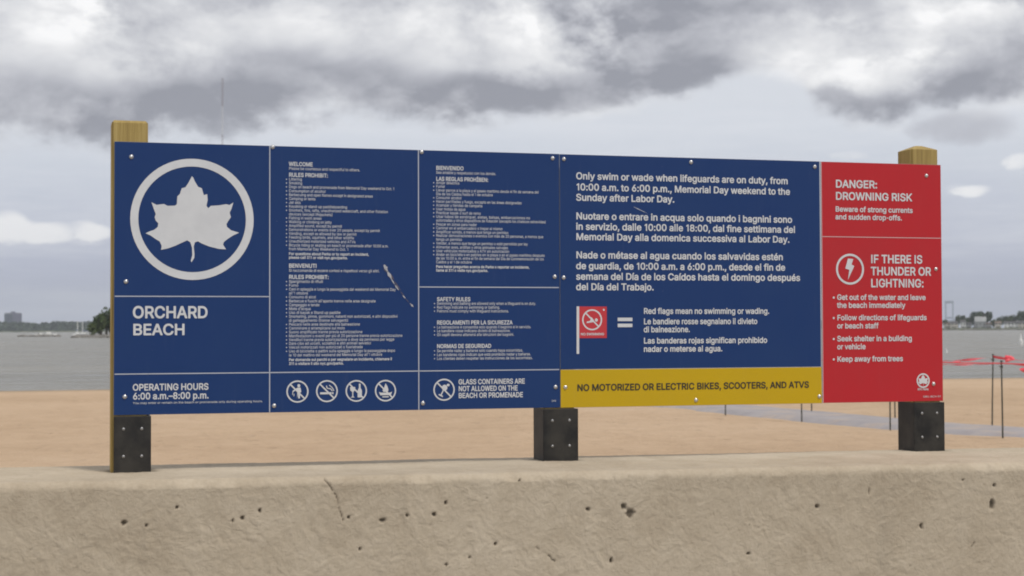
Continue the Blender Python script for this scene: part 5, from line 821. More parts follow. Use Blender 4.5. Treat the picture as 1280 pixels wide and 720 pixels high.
# ------------------------------------------------------------------ the concrete wall: a profile swept along x, with pits and cracks
dense = np.arange(-0.75, 4.35, 0.0048)
wx = np.concatenate([np.arange(-60, -0.8, 1.2), dense, np.arange(4.5, 70, 1.2)])
front = lambda x: -0.345-0.09*np.clip(x, -3, 8)
back = lambda x: 0.372-0.072*np.clip(x, -3, 8)
T = 0.95; r = 0.035
tz = [(0, -0.1), (0, 0.30), (0, 0.45)]
prof = [('f', z) for z in np.concatenate([[-0.05, 0.2, 0.4, 0.47], np.arange(0.50, T-r, 0.0048)])]
prof += [('a', t) for t in np.linspace(0, math.pi/2, 10)]
prof += [('t', t) for t in np.linspace(0.02, 0.98, 70)]
prof += [('b', t) for t in np.linspace(math.pi/2, 0, 5)] + [('k', z) for z in (0.8, 0.4, 0.0, -0.4)]
nxw = len(wx); rows = []; nrm = []
F_, B_ = front(wx), back(wx)
for k, t in prof:
    if k == 'f': p = (F_, np.full(nxw, t)); n = (-1, 0)
    elif k == 'a': p = (F_+r-r*math.cos(t), np.full(nxw, T-r+r*math.sin(t))); n = (-math.cos(t), math.sin(t))
    elif k == 't': p = (F_+r+(B_-F_-r-0.02)*t, np.full(nxw, T)); n = (0, 1)
    elif k == 'b': p = (B_-0.02+0.02*math.cos(t), np.full(nxw, T-0.02+0.02*math.sin(t))); n = (math.cos(t), math.sin(t))
    else: p = (B_, np.full(nxw, t)); n = (1, 0)
    rows.append(np.stack([wx, p[0], p[1]], -1)); nrm.append(n)
W = np.array(rows); N = np.array(nrm)
S_ = np.cumsum(np.r_[0, np.hypot(np.diff(W[:, 60, 1]), np.diff(W[:, 60, 2]))])[:, None]*np.ones(nxw)
Xw = W[:, :, 0]
warp = fbm(Xw*6, S_*6, 3)*0.25
hgt = 0.010*fbm(Xw*3.0, S_*3.0+9, 3) + 0.0075*fbm((Xw+warp)*32, (S_+warp)*32, 4, 0.7)
trow = fbm((Xw+0.5*S_+warp*0.3)*34+40, (S_-0.5*Xw+warp*0.3)*15, 3)
hgt += 0.0013*np.clip(trow*5, -1, 1)*np.clip(fbm(Xw*4+30, S_*4, 2)*4+0.5, 0, 1)
rg = 1-np.abs(fbm((Xw+warp)*13+70, (S_+warp)*13+3, 3))*6
hgt += 0.003*np.clip(rg-0.78, 0, 1)
pit_shade = np.zeros_like(Xw)
isf = (np.abs(N[:, 0]) > 0.3)[:, None]
Zw = W[:, :, 2]
jag = fbm(Xw*90, Zw*90, 3)*0.9
for px, pz, rx, rz in PITS:
    d = np.hypot((Xw-px)/rx, (Zw-pz)/rz)+jag
    pit_shade = np.maximum(pit_shade, np.where(isf | (Zw > 0.93), np.clip((1.05-d)/0.55, 0, 0.85), 0))
extra = [(RNG.uniform(-0.6, 4.2), RNG.uniform(0.52, 0.93), RNG.uniform(0.0018, 0.004)) for _ in range(14)]
for px, pz, rr in extra:
    c = np.searchsorted(wx, px); lo, hi = max(0, c-6), c+6
    d = np.hypot((Xw[:, lo:hi]-px)/rr, (Zw[:, lo:hi]-pz)/(rr*1.3))
    pit_shade[:, lo:hi] = np.maximum(pit_shade[:, lo:hi], np.where(isf, np.clip(1.3-d, 0, 1)*0.4, 0))
for poly in CRACKS:
    poly = [(a, c) for a, c in poly]
    for (ax, az_), (bx, bz) in zip(poly, poly[1:]):
        L2 = (bx-ax)**2+(bz-az_)**2
        wob = fbm(Xw*40, Zw*40, 3)*0.016
        t = np.clip(((Xw+wob-ax)*(bx-ax)+(Zw-az_)*(bz-az_))/L2, 0, 1)
        d = np.hypot(Xw+wob-ax-t*(bx-ax), Zw-az_-t*(bz-az_))
        pit_shade = np.maximum(pit_shade, np.where(isf | (Zw > 0.93), np.clip((0.0026-d)/0.0022, 0, 0.6)*np.clip(fbm(Xw*25+9, Zw*25, 2)*5+0.75, 0.1, 1), 0))
fade = ((Xw > -0.78) & (Xw < 4.4))
for px0, px1 in ((-0.01, 0.15), (1.75, 1.905), (3.49, 3.655)):   # contact shade painted round the post feet
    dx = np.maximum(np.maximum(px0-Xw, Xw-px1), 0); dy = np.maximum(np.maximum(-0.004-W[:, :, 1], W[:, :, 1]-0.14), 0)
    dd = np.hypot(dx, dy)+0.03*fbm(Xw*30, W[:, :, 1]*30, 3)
    contact_shade = np.where(Zw > 0.90, np.clip(1-dd/0.035, 0, 1)**1.5*0.55, 0)
    painted_shade = contact_shade if px0 < 0 else np.maximum(painted_shade, contact_shade)
back_shade = np.where(Zw > 0.93, np.clip(1-(B_[None, :]-W[:, :, 1])/0.04, 0, 1)*0.35, 0)  # shadow of the sign along the back edge, painted as darker concrete
painted_shade = np.maximum(painted_shade, back_shade*np.clip(fbm(Xw*8, Xw*0, 3)*3+0.7, 0, 1))
dsp = np.where(fade, hgt*0.66-0.013*pit_shade, hgt*0.3)
dsp *= np.where((np.array([k in 'fat' for k, _ in prof])[:, None]), 1.0, 0.6)
W[:, :, 1] += dsp*N[:, 0][:, None]*1.0; W[:, :, 2] += dsp*N[:, 1][:, None]*0.75
# chipped bullnose
chip = np.clip(fbm(wx*7, wx*0+2, 5)-0.06, 0, 1)*0.05
for i, (k, t) in enumerate(prof):
    if k == 'a': W[i, :, 2] -= chip*math.sin(2*t)*0.6; W[i, :, 1] += chip*math.sin(2*t)*0.6
wall = grid_mesh('concrete_wall', W.reshape(-1, 3), nxw, len(prof), M['concrete'])
la = wall.data.attributes.new('pit_shade', 'FLOAT', 'POINT'); la.data.foreach_set('value', np.maximum(pit_shade, painted_shade).astype(np.float32).ravel())  # real pits joined with the painted shade, for colour only
tag(wall, 'long low weathered concrete sea wall with pits and cracks below the sign', 'wall')

# ------------------------------------------------------------------ glyphs
G = GLYPHS
def mirror_acc(w):
    L = [list(l) for l in G[w]['ú']]
    for l in L:
        if min(l[1::2]) > 420:
            c = (min(l[0::2])+max(l[0::2])); l[0::2] = [c-x for x in l[0::2]]
    return L
for w in 'br': G[w]['ù'] = mirror_acc(w)
G['adv']['ù'] = G['adv']['ú']
_tess = {}
def tess(w, ch):
    k = (w, ch)
    if k not in _tess:
        loops = [[Vector((l[i]/1000, l[i+1]/1000, 0)) for i in range(0, len(l), 2)] for l in G[w].get(ch, [])]
        def inside(p, L):
            c = False
            for i in range(len(L)):
                q0, q1 = L[i-1], L[i]
                if (q0.y > p.y) != (q1.y > p.y) and p.x < (q1.x-q0.x)*(p.y-q0.y)/(q1.y-q0.y)+q0.x: c = not c
            return c
        holes = {i: [j for j in range(len(loops)) if j != i and inside(loops[i][0], loops[j])] for i in range(len(loops))}
        P0, tris = [], []
        for i, L in enumerate(loops):
            if holes[i]: continue
            grp = [L]+[loops[j] for j in range(len(loops)) if i in holes[j]]
            b0 = len(P0); P0 += [p for l in grp for p in l]
            tris += [tuple(b0+t for t in tr) for tr in geometry.tessellate_polygon(grp)]
        _tess[k] = (P0, tris)
    return _tess[k]
CAP = 0.509
def text_geo(verts, faces, x, z, width, cap, s, w, y):
    w = 'r' if w == 'r' and cap < 0.024 else 'b'
    o = 0.021 if w == 'b' else 0.004
    adv = [G['adv'][c] for c in s]
    tight = 1.0
    total = sum(adv)/1000
    if s == '•': total = 0.25
    sx = width/total; sz = cap/(CAP+2*o)
    cx = x
    for c, a in zip(s, adv):
        if c == '•':
            n = 8; b = len(verts); R = cap*0.20
            for i in range(n): verts.append((x+width/2+R*math.cos(i*math.pi/4), y, z+cap*0.42+R*math.sin(i*math.pi/4)))
            faces.append(tuple(range(b, b+n))); continue
        P_, Tr = tess(w, c)
        b = len(verts)
        verts += [(cx+p.x*sx, y, z+(p.y+o)*sz) for p in P_]
        faces += [(b+t[0], b+t[1], b+t[2]) for t in Tr]
        cx += a/1000*sx
def lettering(block, mat, parent, y=-0.0012, label=None):
    rows = {}
    for t in LETTERING[block]: rows.setdefault(0 if block in ('rules', 'reglas', 'safety') else round(t[1], 2), []).append(t)
    for ts in rows.values():
        v, f = [], []
        for x, z, width, cap, s, w in ts: text_geo(v, f, x, z, width, cap, s, w, y)
        o = mesh('lettering', v, f, mat, parent)
        if len(rows) == 1 and len(ts) > 3: o['kind'] = 'stuff'
    if label: o['label'] = label
    return o
def flat(name, polys, mat, parent, y=-0.0012):
    v, f = [], []
    for poly in polys:
        L = [Vector((a, 0, c)) for a, c in poly]; b = len(v)
        v += [(p.x, y, p.z) for p in L]
        L2 = [Vector((p.x, p.z, 0)) for p in L]
        f += [(b+t[0], b+t[1], b+t[2]) for t in geometry.tessellate_polygon([L2])]
    return mesh(name, v, f, mat, parent)
def ring(bmv, bmf, cx, cz, r0, r1, y, n=64):
    b = len(bmv)
    for i in range(n):
        t = 2*math.pi*i/n
        bmv.append((cx+r0*math.cos(t), y, cz+r0*math.sin(t))); bmv.append((cx+r1*math.cos(t), y, cz+r1*math.sin(t)))
    for i in range(n):
        j = (i+1) % n; bmf.append((b+2*i, b+2*i+1, b+2*j+1, b+2*j))
def rect(x0, x1, z0, z1): return [(x0, z0), (x1, z0), (x1, z1), (x0, z1)]
def bar(p, q, w):
    d = Vector((q[0]-p[0], q[1]-p[1])); d.normalize(); n = Vector((-d.y, d.x))*w/2
    return [(p[0]+n.x, p[1]+n.y), (p[0]-n.x, p[1]-n.y), (q[0]-n.x, q[1]-n.y), (q[0]+n.x, q[1]+n.y)]
def blobpoly(cx, cz, rx, rz, n=14): return [(cx+rx*math.cos(2*math.pi*i/n), cz+rz*math.sin(2*math.pi*i/n)) for i in range(n)]

# ------------------------------------------------------------------ the sign: posts, brackets, panels, print
ST, SB = 2.245, 1.174
sign = empty('beach_sign', (1.82, 0, T))
tag(sign, 'long blue, yellow and red beach rules sign on wooden posts along the wall', 'sign')
def rel(o): o.location = Vector(o.location)-Vector(sign.location); return o   # children are modelled in world coordinates
def make_post(x0, x1, ztop, left_bare, rise=0.026, keep=0.62):
    bm = bmesh.new(); add_box(bm, x0, x1, 0.006, 0.132, T-0.03, ztop-rise)
    topf = max(bm.faces, key=lambda f: f.calc_center_median().z)
    r_ = bmesh.ops.extrude_face_region(bm, geom=[topf])
    vs = [e for e in r_['geom'] if isinstance(e, bmesh.types.BMVert)]
    c = sum((v.co for v in vs), Vector())/len(vs)
    for v in vs: v.co = Vector((c.x+(v.co.x-c.x)*keep, c.y+(v.co.y-c.y)*keep, ztop))
    bmesh.ops.bevel(bm, geom=[e for e in bm.edges if abs(e.verts[0].co.z-e.verts[1].co.z) > 0.3], offset=0.006, segments=2, affect='EDGES')
    post = rel(bmobj('post', bm, M['wood'], sign))
    zt = 1.169
    bm = bmesh.new(); b0 = T-0.012
    xl = x0-0.005 if not left_bare else x0+0.011
    x1 += 0.008
    add_box(bm, xl, x1+0.006, -0.0045, 0.0055, b0, zt, 0.0015)
    if not left_bare: add_box(bm, x0-0.005, x0-0.0005, 0.0056, 0.134, b0, zt-0.0005)
    add_box(bm, x1+0.0005, x1+0.006, 0.0056, 0.134, b0, zt-0.0005)
    add_box(bm, xl, x1+0.006, 0.1345, 0.140, b0, zt-0.0002, 0.0015)
    br = bmobj('bracket', bm, M['black_metal'], post)
    for bx in (0.27, 0.78):
        for bz in (1.120, 1.013):
            q = bolt_proto if not bolt_proto_used else bolt_proto.copy()
            if bolt_proto_used: COL.objects.link(q)
            bolt_proto_used.append(1); q.parent = post
            q.location = (xl+(x1-xl)*bx, -0.0046, bz)
    return post
def dome(name, R, Hh, mat, parent=None, wash=1.35):
    v, f = [], []; n = 14; rings = [(R*wash, 0.0), (R*wash, -0.0015), (R, -0.0016), (R*0.93, -Hh*0.45), (R*0.7, -Hh*0.78), (R*0.38, -Hh*0.96)]
    for rr, yy in rings:
        for i in range(n): v.append((rr*math.cos(2*math.pi*i/n), yy, rr*math.sin(2*math.pi*i/n)))
    v.append((0, -Hh, 0))
    for k in range(len(rings)-1):
        for i in range(n): f.append((k*n+i, k*n+(i+1) % n, (k+1)*n+(i+1) % n, (k+1)*n+i))
    for i in range(n): f.append(((len(rings)-1)*n+i, (len(rings)-1)*n+(i+1) % n, len(v)-1))
    return mesh(name, v, f, mat, parent, smooth=True)
bolt_proto = dome('bolt', 0.0040, 0.0035, M['dull_steel'], wash=1.5); bolt_proto_used = []
make_post(-0.010, 0.129, 2.330, True, 0.010, 0.86)
make_post(1.755, 1.890, 2.19, False)
make_post(3.497, 3.632, 2.334, False, 0.022, 0.22)

def panel(name_label, x0, x1, z0, z1, mat):
    bm = bmesh.new(); add_box(bm, x0, x1, 0.0, 0.005, z0, z1, 0.0008)
    p = rel(bmobj('panel', bm, mat, sign)); p['label'] = name_label
    p.data.materials.append(M['alu_edge'])
    for f in p.data.polygons:
        if abs(f.normal.y) < 0.9: f.material_index = 1
    return p
pA = panel('blue aluminium panel with maple leaf emblem and three columns of rules', 0.0, 1.8262, SB, ST, M['blue'])
pB = panel('blue aluminium panel with swimming hours in three languages', 1.8275, 3.0390, 1.3345, ST-0.0005, M['blue'])
pY = panel('yellow aluminium strip with dark lettering', 1.8275, 3.0390, SB-0.001, 1.3335, M['yellow'])
pR = panel('red aluminium danger panel', 3.0425, 3.6420, SB, ST-0.001, M['red'])
screw = dome('screw', 0.0078, 0.0062, M['steel'], wash=1.12); first = [True]
def screws(pts, parent):
    for x, z in pts:
        if first: q = screw; first.clear()
        else: q = screw.copy(); COL.objects.link(q)
        q.parent = parent; q.location = (x, -0.0003, z); q.rotation_euler = (0, random.uniform(0, 6), 0)
screws(RIVETS, pA); screws(RIVETSB, pB); screws(RIVETSY, pY); screws(RIVETSR, pR)
# printed rules (thin lines)
lw = 0.0042
flat('divider_line', [rect(0.6042, 0.6042+lw, SB+.001, ST-.001)], M['grey_line'], pA, -0.0007)
flat('divider_line', [rect(1.2150, 1.2150+lw, SB+.001, ST-.001)], M['grey_line'], pA, -0.0007)
flat('divider_line', [rect(0.003, 0.6035, 1.6362, 1.6362+lw)], M['grey_line'], pA, -0.0007)
flat('divider_line', [rect(0.003, 0.6035, 1.3320, 1.3320+lw)], M['grey_line'], pA, -0.0007)
flat('divider_line', [rect(0.6090, 1.2145, 1.3320, 1.3320+lw)], M['grey_line'], pA, -0.0007)
flat('divider_line', [rect(1.2200, 1.8220, 1.3320, 1.3320+lw)], M['grey_line'], pA, -0.0007)
flat('divider_line', [rect(1.2200, 1.8220, 1.6775, 1.6775+lw)], M['grey_line'], pA, -0.0007)
flat('edge_line', [rect(3.0355, 3.0385, SB+.161, ST-.002)], M['grey_line'], pB, -0.0007)
flat('edge_line', [rect(3.0432, 3.0462, SB+.001, ST-.002)], M['pink_line'], pR, -0.0007)
flat('divider_line', [rect(3.0470, 3.6405, 1.9090, 1.9090+0.003)], M['pink_line'], pR, -0.0007)
# emblem
def ring_obj(items, mat, parent, name='emblem_ring', y=-0.0012):
    v, f = [], []
    for it in items: ring(v, f, *it, y)
    return mesh(name, v, f, mat, parent)
cx, cz, R = RING_BIG
ring_obj([(cx, cz, R*0.872, R)], M['white'], pA)
flat('maple_leaf', [LEAF], M['white'], pA)
lettering('name', M['white'], pA); lettering('hours', M['white'], pA)
lettering('rules', M['white'], pA); lettering('reglas', M['white'], pA); lettering('safety', M['white'], pA); lettering('glass', M['white'], pA)
def pict(c, shapes, parent, mat, slash=True, th=0.13, name='pictogram', sy=1):
    cx, cz, R = c; v, f = [], []
    ring(v, f, cx, cz, R*(1-th), R, -0.0012, 40)
    polys = [[(cx+R*a, cz+R*b) for a, b in s] for s in shapes]
    if slash: polys.append(bar((cx-R*0.64, cz+R*0.64*sy), (cx+R*0.64, cz-R*0.64*sy), R*0.13))
    o = mesh(name, v, f, mat, parent)
    bm = bmesh.new(); bm.from_mesh(o.data)
    for k, poly in enumerate(polys):
        yy = -0.0013-0.00012*k
        L2 = [Vector((a, b, 0)) for a, b in poly]; vs = [bm.verts.new((a, yy, b)) for a, b in poly]
        for t in geometry.tessellate_polygon([L2]):
            try: bm.faces.new([vs[i] for i in t])
            except ValueError: pass
    bm.to_mesh(o.data); bm.free(); return o
person = [blobpoly(0.12, 0.52, 0.13, 0.15), [(-0.02, 0.35), (0.28, 0.35), (0.34, -0.05), (0.25, -0.1), (0.22, -0.62), (0.06, -0.62), (0.04, -0.2), (-0.04, -0.62), (-0.02, 0.0), (-0.12, 0.05)], bar((0.0, 0.28), (-0.42, 0.02), 0.12), bar((-0.42, 0.02), (-0.44, -0.3), 0.06), bar((-0.3, -0.2), (-0.34, -0.42), 0.06)]
smoke = [rect(-0.62, 0.42, -0.28, -0.1), rect(0.47, 0.6, -0.28, -0.1), bar((0.5, 0.0), (0.35, 0.2), 0.09), bar((0.35, 0.2), (0.02, 0.26), 0.09), bar((0.02, 0.26), (-0.05, 0.5), 0.09), bar((0.2, 0.55), (0.5, 0.3), 0.08), bar((0.5, 0.3), (0.64, 0.02), 0.08)]
bottle = [[(0.12, -0.6), (0.52, -0.6), (0.52, 0.05), (0.4, 0.28), (0.4, 0.66), (0.24, 0.66), (0.24, 0.28), (0.12, 0.05)], [(-0.58, 0.36), (-0.1, 0.36), (-0.12, 0.05), (-0.28, -0.1), (-0.28, -0.5), (-0.14, -0.6), (-0.54, -0.6), (-0.38, -0.5), (-0.38, -0.1), (-0.56, 0.05)]]
fire = [[(0.0, 0.68), (0.18, 0.4), (0.28, 0.05), (0.2, -0.12), (-0.2, -0.12), (-0.28, 0.05), (-0.14, 0.25)], [(-0.62, -0.1), (-0.45, -0.18), (0.45, -0.18), (0.62, -0.1), (0.5, -0.42), (-0.5, -0.42)], rect(-0.3, 0.3, -0.62, -0.52)]
glass = [blobpoly(0.05, 0.18, 0.26, 0.28), bar((-0.05, 0.0), (-0.3, -0.5), 0.11), bar((-0.5, -0.42), (-0.12, -0.62), 0.12), blobpoly(0.38, 0.42, 0.14, 0.12)]
for c, s in zip(RINGS, (person, smoke, bottle, fire)): pict(c, s, pA, M['white'])
pict(RING_GLASS, glass, pA, M['white'])
lettering('swim', M['white'], pB); lettering('flags', M['white'], pB)
flat('flag_pole', [FLAG], M['white'], pB)
fl = flat('red_flag', [FLAGRED], M['flag_red'], pB, -0.0008)
swim = [blobpoly(0.42, -0.02, 0.15, 0.16), [(-0.55, -0.32), (0.1, -0.22), (0.3, -0.25), (0.02, 0.18), (-0.3, 0.34), (-0.34, 0.22), (-0.12, 0.1), (-0.2, -0.1), (-0.55, -0.18)]]
pict(RING_FLAG, swim, pB, M['white'], th=0.14)
v, f = [], []
for t_ in LETTERING['flagnote']: text_geo(v, f, *t_, -0.0014)
mesh('lettering', v, f, M['white'], pB)
flat('flag_star', [blobpoly(STAR[0][0], STAR[0][1], 0.0045, 0.0045, 8)], M['white'], pB, -0.0012)
flat('equals_mark', [EQ[:4], EQ[4:]], M['white'], pB)
lettering('yellow', M['dark_print'], pY)
lettering('danger', M['white'], pR); lettering('thunder', M['white'], pR)
cx, cz, R = RING_BOLT; ring_obj([(cx, cz, R*0.86, R)], M['white'], pR, 'warning_ring'); flat('lightning_bolt', [BOLT], M['white'], pR)
cx, cz, R = RING_SMALL
ring_obj([(cx, cz, R*0.80, R)], M['white'], pR)
lx = sum(p[0] for p in LEAF)/len(LEAF); lz = sum(p[1] for p in LEAF)/len(LEAF)
flat('maple_leaf', [[(cx+(a-lx)*0.15, cz+(b-lz)*0.15) for a, b in LEAF]], M['white'], pR)
def sliver(p, q, w, rr):
    """a ragged, tapering scrape from p to q"""
    n = 9; L, R_ = [], []
    d = Vector((q[0]-p[0], q[1]-p[1])); u = Vector((-d.y, d.x)).normalized()
    for i in range(n):
        t = i/(n-1); ww = w*math.sin(math.pi*min(1, t*1.05+0.08))**0.7*rr.uniform(0.45, 1.1)*0.5; c = Vector(p)+d*t
        L.append((c.x+u.x*ww, c.y+u.y*ww)); R_.append((c.x-u.x*ww*rr.uniform(.6, 1), c.y-u.y*ww*rr.uniform(.6, 1)))
    return L+R_[::-1]
rs = random.Random(11)
A0, A1 = Vector(SCR1[0]), Vector(SCR1[6])
def along(t, off=0.0):
    k = 0.012*math.sin(t*math.pi); d = (A1-A0).normalized(); u = Vector((-d.y, d.x)); p = A0+(A1-A0)*t-u*k+u*off; return (p.x, p.y)
for a, b, w in ((0.0, 0.17, 0.012), (0.13, 0.34, 0.008), (0.30, 0.43, 0.0045), (0.42, 0.56, 0.006), (0.66, 0.75, 0.0045), (0.86, 0.97, 0.0055)): flat('scratch', [sliver(along(a), along(b), w*1.7, rs)], M['scuff'], pA, -0.0016)
for a, b, w, o_ in ((0.20, 0.36, 0.005, 0.007), (0.36, 0.60, 0.005, 0.006), (0.05, 0.14, 0.003, -0.008), (0.58, 0.72, 0.004, 0.003), (0.74, 0.86, 0.0025, 0.0)): flat('scratch', [sliver(along(a, o_), along(b, o_), w, rs)], M['scuff_dark'], pA, -0.00155)
flat('scratch', [sliver(SCR2[0], SCR2[3], 0.004, rs)], M['grey_line'], pB, -0.0016)
for o in list(sign.children):
    pass

# ------------------------------------------------------------------ beach mat, stakes and tape
def sandz(x, y): return -0.2
mn = [(11.6, 30), (12.35, 26.5), (12.55, 24), (12.65, 23.1), (12.95, 20.5), (13.2, 17.7), (13.55, 16.3), (14.0, 15.0), (14.5, 12), (15.0, 7)]
mf = [(13.3, 30), (13.9, 27), (14.35, 25.2), (14.65, 23.5), (14.8, 20.6), (14.95, 18.9), (15.3, 17.3), (15.8, 15.2), (16.7, 12), (17.2, 7)]
yy = np.linspace(7, 43, 160); Ln = np.interp(yy, [p[1] for p in mn[::-1]]+[43], [p[0] for p in mn[::-1]]+[10.2]); Lf = np.interp(yy, [p[1] for p in mf[::-1]]+[43], [p[0] for p in mf[::-1]]+[12.0])
Ln = Ln+0.12*fbm(yy*0.7, yy*0, 3); Lf = Lf+0.12*fbm(yy*0.7+8, yy*0, 3)
mv = []
for j in range(9):
    t = j/8; x = Ln*(1-t)+Lf*t
    z = -0.155+0.02*fbm(x*2, yy*2, 3)+0.012
    if j in (0, 8): z = z-0.09
    mv.append(np.stack([x, yy, z], -1))
mat_o = grid_mesh('beach_mat', np.array(mv).reshape(-1, 3), len(yy), 9, M['mat'])
tag(mat_o, 'pale blue-grey access mat laid across the sand between two rows of stakes', 'mat')
def stake(x, y, h, lx, ly, label):
    bm = bmesh.new()
    add_tube(bm, (0, 0, -0.25), (lx*0.5, ly*0.5, h*0.5), 0.014, 0.012, 8); add_tube(bm, (lx*0.5, ly*0.5, h*0.5), (lx, ly, h), 0.012, 0.011, 8)
    o = empty('stake', (x, y, -0.19)); bmobj('pole', bm, M['stake'], o)
    bm = bmesh.new(); add_tube(bm, (lx, ly, h), (lx, ly, h+0.025), 0.022, 0.016, 8); bmobj('cap', bm, M['stake'], o)
    bm = bmesh.new(); add_tube(bm, (lx, ly, h-0.09), (lx, ly, h-0.06), 0.021, 0.021, 8); add_tube(bm, (lx, ly, h-0.075), (lx-0.05, ly, h-0.06), 0.005, 0.005, 6); bmobj('hook', bm, M['stake'], o)
    tag(o, label, 'stake', 'stakes along the beach mat'); return Vector((x+lx, y+ly, -0.19+h-0.02))
HP = 1.19
left = [(14.35, 12.3, 0, 'dark metal stake on near side of the mat, just beyond right edge of frame'),
        (13.74, 15.13, -0.01, 'nearest and tallest dark stake at far right, holding the big red knot'),
        (13.13, 17.48, 0.0, 'dark stake seen just left of the right-hand black bracket, the nearer of two'),
        (12.99, 20.48, 0.0, 'dark stake under the corner where yellow strip meets red panel, the nearer of two'),
        (12.5, 22.84, 0.0, 'lone dark stake tip under the middle of the yellow strip')]
right = [(15.95, 14.6, 0, 'dark metal stake on far side of the mat, outside the right edge'),
         (15.25, 17.79, 0.05, 'second dark stake from the right edge, slightly leaning, far side of mat'),
         (14.92, 20.5, 0.0, 'dark stake seen just left of the right-hand black bracket, the farther of two'),
         (14.36, 22.82, 0.0, 'dark stake under the corner where yellow strip meets red panel, the farther of two')]
LT = [stake(x, y, HP+random.uniform(-.02, .02), lx, 0, lab) for x, y, lx, lab in left]
RT = [stake(x, y, HP+0.03, lx, 0.02, lab) for x, y, lx, lab in right]
def ribbon(pts, w, twist=2.0, sag=0.06, n=22, seed=0):
    v, f = [], []; rr = random.Random(seed)
    for a, b in zip(pts, pts[1:]):
        ph = rr.uniform(0, 6); base = len(v); d = (b-a).normalized(); side = Vector((-d.y, d.x, 0))
        for i in range(n+1):
            t = i/n; p = a.lerp(b, t)-Vector((0, 0, sag*4*t*(1-t)))
            th = ph+twist*math.pi*t
            u = Vector((0, 0, 1))*math.cos(th)+side*math.sin(th); ww = w*(0.55+0.45*math.sin(t*17+ph))
            v += [p+u*ww/2+side*0.002, p-u*ww/2+side*0.002]
        for i in range(n): k = base+2*i; f.append((k, k+1, k+3, k+2))
    return v, f
def rope(pts, r_, sag):
    bm = bmesh.new()
    for a, b in zip(pts, pts[1:]):
        prev = a
        for i in range(1, 9):
            t = i/8; q = a.lerp(b, t)-Vector((0, 0, sag*4*t*(1-t))); add_tube(bm, prev, q, r_, r_, 5); prev = q
    return bm
def knot(name, c, s, parent, seed):
    bm = bmesh.new(); rr = random.Random(seed)
    bmesh.ops.create_icosphere(bm, subdivisions=2, radius=1.0)
    for v in bm.verts: v.co = Vector((v.co.x*s[0], v.co.y*s[1], v.co.z*s[2]))*rr.uniform(0.65, 1.25)+Vector(c)
    return bmobj(name, bm, M['tape'], parent)
def tape_row(name, label, P_, low_sag, seed):
    o = empty(name, (P_[0].x, P_[0].y, -0.19)); inv = -Vector(o.location)
    tag(o, label, 'tape')
    def sub(nm, obm): obm.name = nm; obm.parent = o; obm.location = inv; return obm
    if low_sag < 0.05: sub('rope', bmobj('rope', rope(P_, 0.011, 0.02), M['tape']))
    v, f = ribbon([p-Vector((0, 0, 0.0)) for p in P_], 0.055, 2.0, max(0.055, low_sag), seed=seed)
    sub('tape_strip', mesh('tape_strip', v, f, M['tape']))
    return o, sub
tA, subA = tape_row('warning_rope', 'red rope and tape with big knots strung along the nearer row of stakes at right', LT, 0.02, 3)
tB, subB = tape_row('warning_tape', 'sagging red warning tape strung along the farther row of stakes at right', RT, 0.09, 5)
k1 = LT[1]
subA('knot', knot('knot', k1+Vector((0.09, -0.05, 0.07)), (0.085, 0.05, 0.05), None, 1))
subA('knot', knot('knot', k1.lerp(LT[0], 0.16)+Vector((0.03, 0, -0.10)), (0.13, 0.05, 0.035), None, 2))
subB('knot', knot('knot', RT[1].lerp(RT[2], 0.35)+Vector((0, 0, -0.11)), (0.08, 0.05, 0.018), None, 4))
subB('knot', knot('knot', RT[1].lerp(RT[2], 0.75)+Vector((0, 0, -0.10)), (0.08, 0.05, 0.018), None, 6))

# ------------------------------------------------------------------ far things, placed by bearing (degrees from +y) and distance
def at(azd, d, z=SEA_Z): return Vector((CAM.x+d*math.sin(rad(azd)), CAM.y+d*math.cos(rad(azd)), z))
def crown_mesh(name, rx, rz, n, leaf, seed, flat_top=False):
    rr = random.Random(seed); v, f = [], []
    lumps = []
    for _ in range(9):
        a = rr.uniform(0, 6.28); q = rr.uniform(0, 0.62); lumps.append((math.cos(a)*q*rx, math.sin(a)*q*rx, rr.uniform(-0.45, 0.5)*rz, rr.uniform(0.38, 0.6)))
    for _ in range(n):
        L = rr.choice(lumps); u = Vector((rr.gauss(0, 1), rr.gauss(0, 1), rr.gauss(0, 1))).normalized()*rr.uniform(0.6, 1.05)
        c = Vector((L[0]+u.x*L[3]*rx, L[1]+u.y*L[3]*rx, L[2]+u.z*L[3]*rz))
        if flat_top: c.z = min(c.z, rz*0.55+rr.uniform(-.1, .1)*rz)
        q = Vector((rr.gauss(0, 1), rr.gauss(0, 1), rr.gauss(0, 1)+0.6)).to_track_quat('Z', 'Y'); s = leaf*rr.uniform(0.6, 1.3); b = len(v)
        for k in range(5):
            t = k*1.2566+rr.uniform(-.3, .3); v.append(c+q@Vector((math.cos(t)*s, math.sin(t)*s*0.8, rr.uniform(-.2, .2)*s)))
        f.append(tuple(range(b, b+5)))
    me = bpy.data.meshes.new(name); me.from_pydata([tuple(p) for p in v], [], f); me.update(); return me
CR = [crown_mesh('crown', 1, 1, 620, 0.13, s, s == 2) for s in range(4)]
for i, c in enumerate(CR): c.materials.append(M['leaf' if i % 2 == 0 else 'leaf_b'])
bm = bmesh.new(); add_tube(bm, (0, 0, -0.05), (0.02, 0, 0.5), 0.05, 0.035, 7)
for a in range(5): add_tube(bm, (0.02, 0, 0.35+0.03*a), (0.25*math.cos(a*1.3), 0.25*math.sin(a*1.3), 0.75), 0.02, 0.008, 5)
TR = bpy.data.meshes.new('trunk'); bm.to_mesh(TR); bm.free(); TR.materials.append(M['bark'])
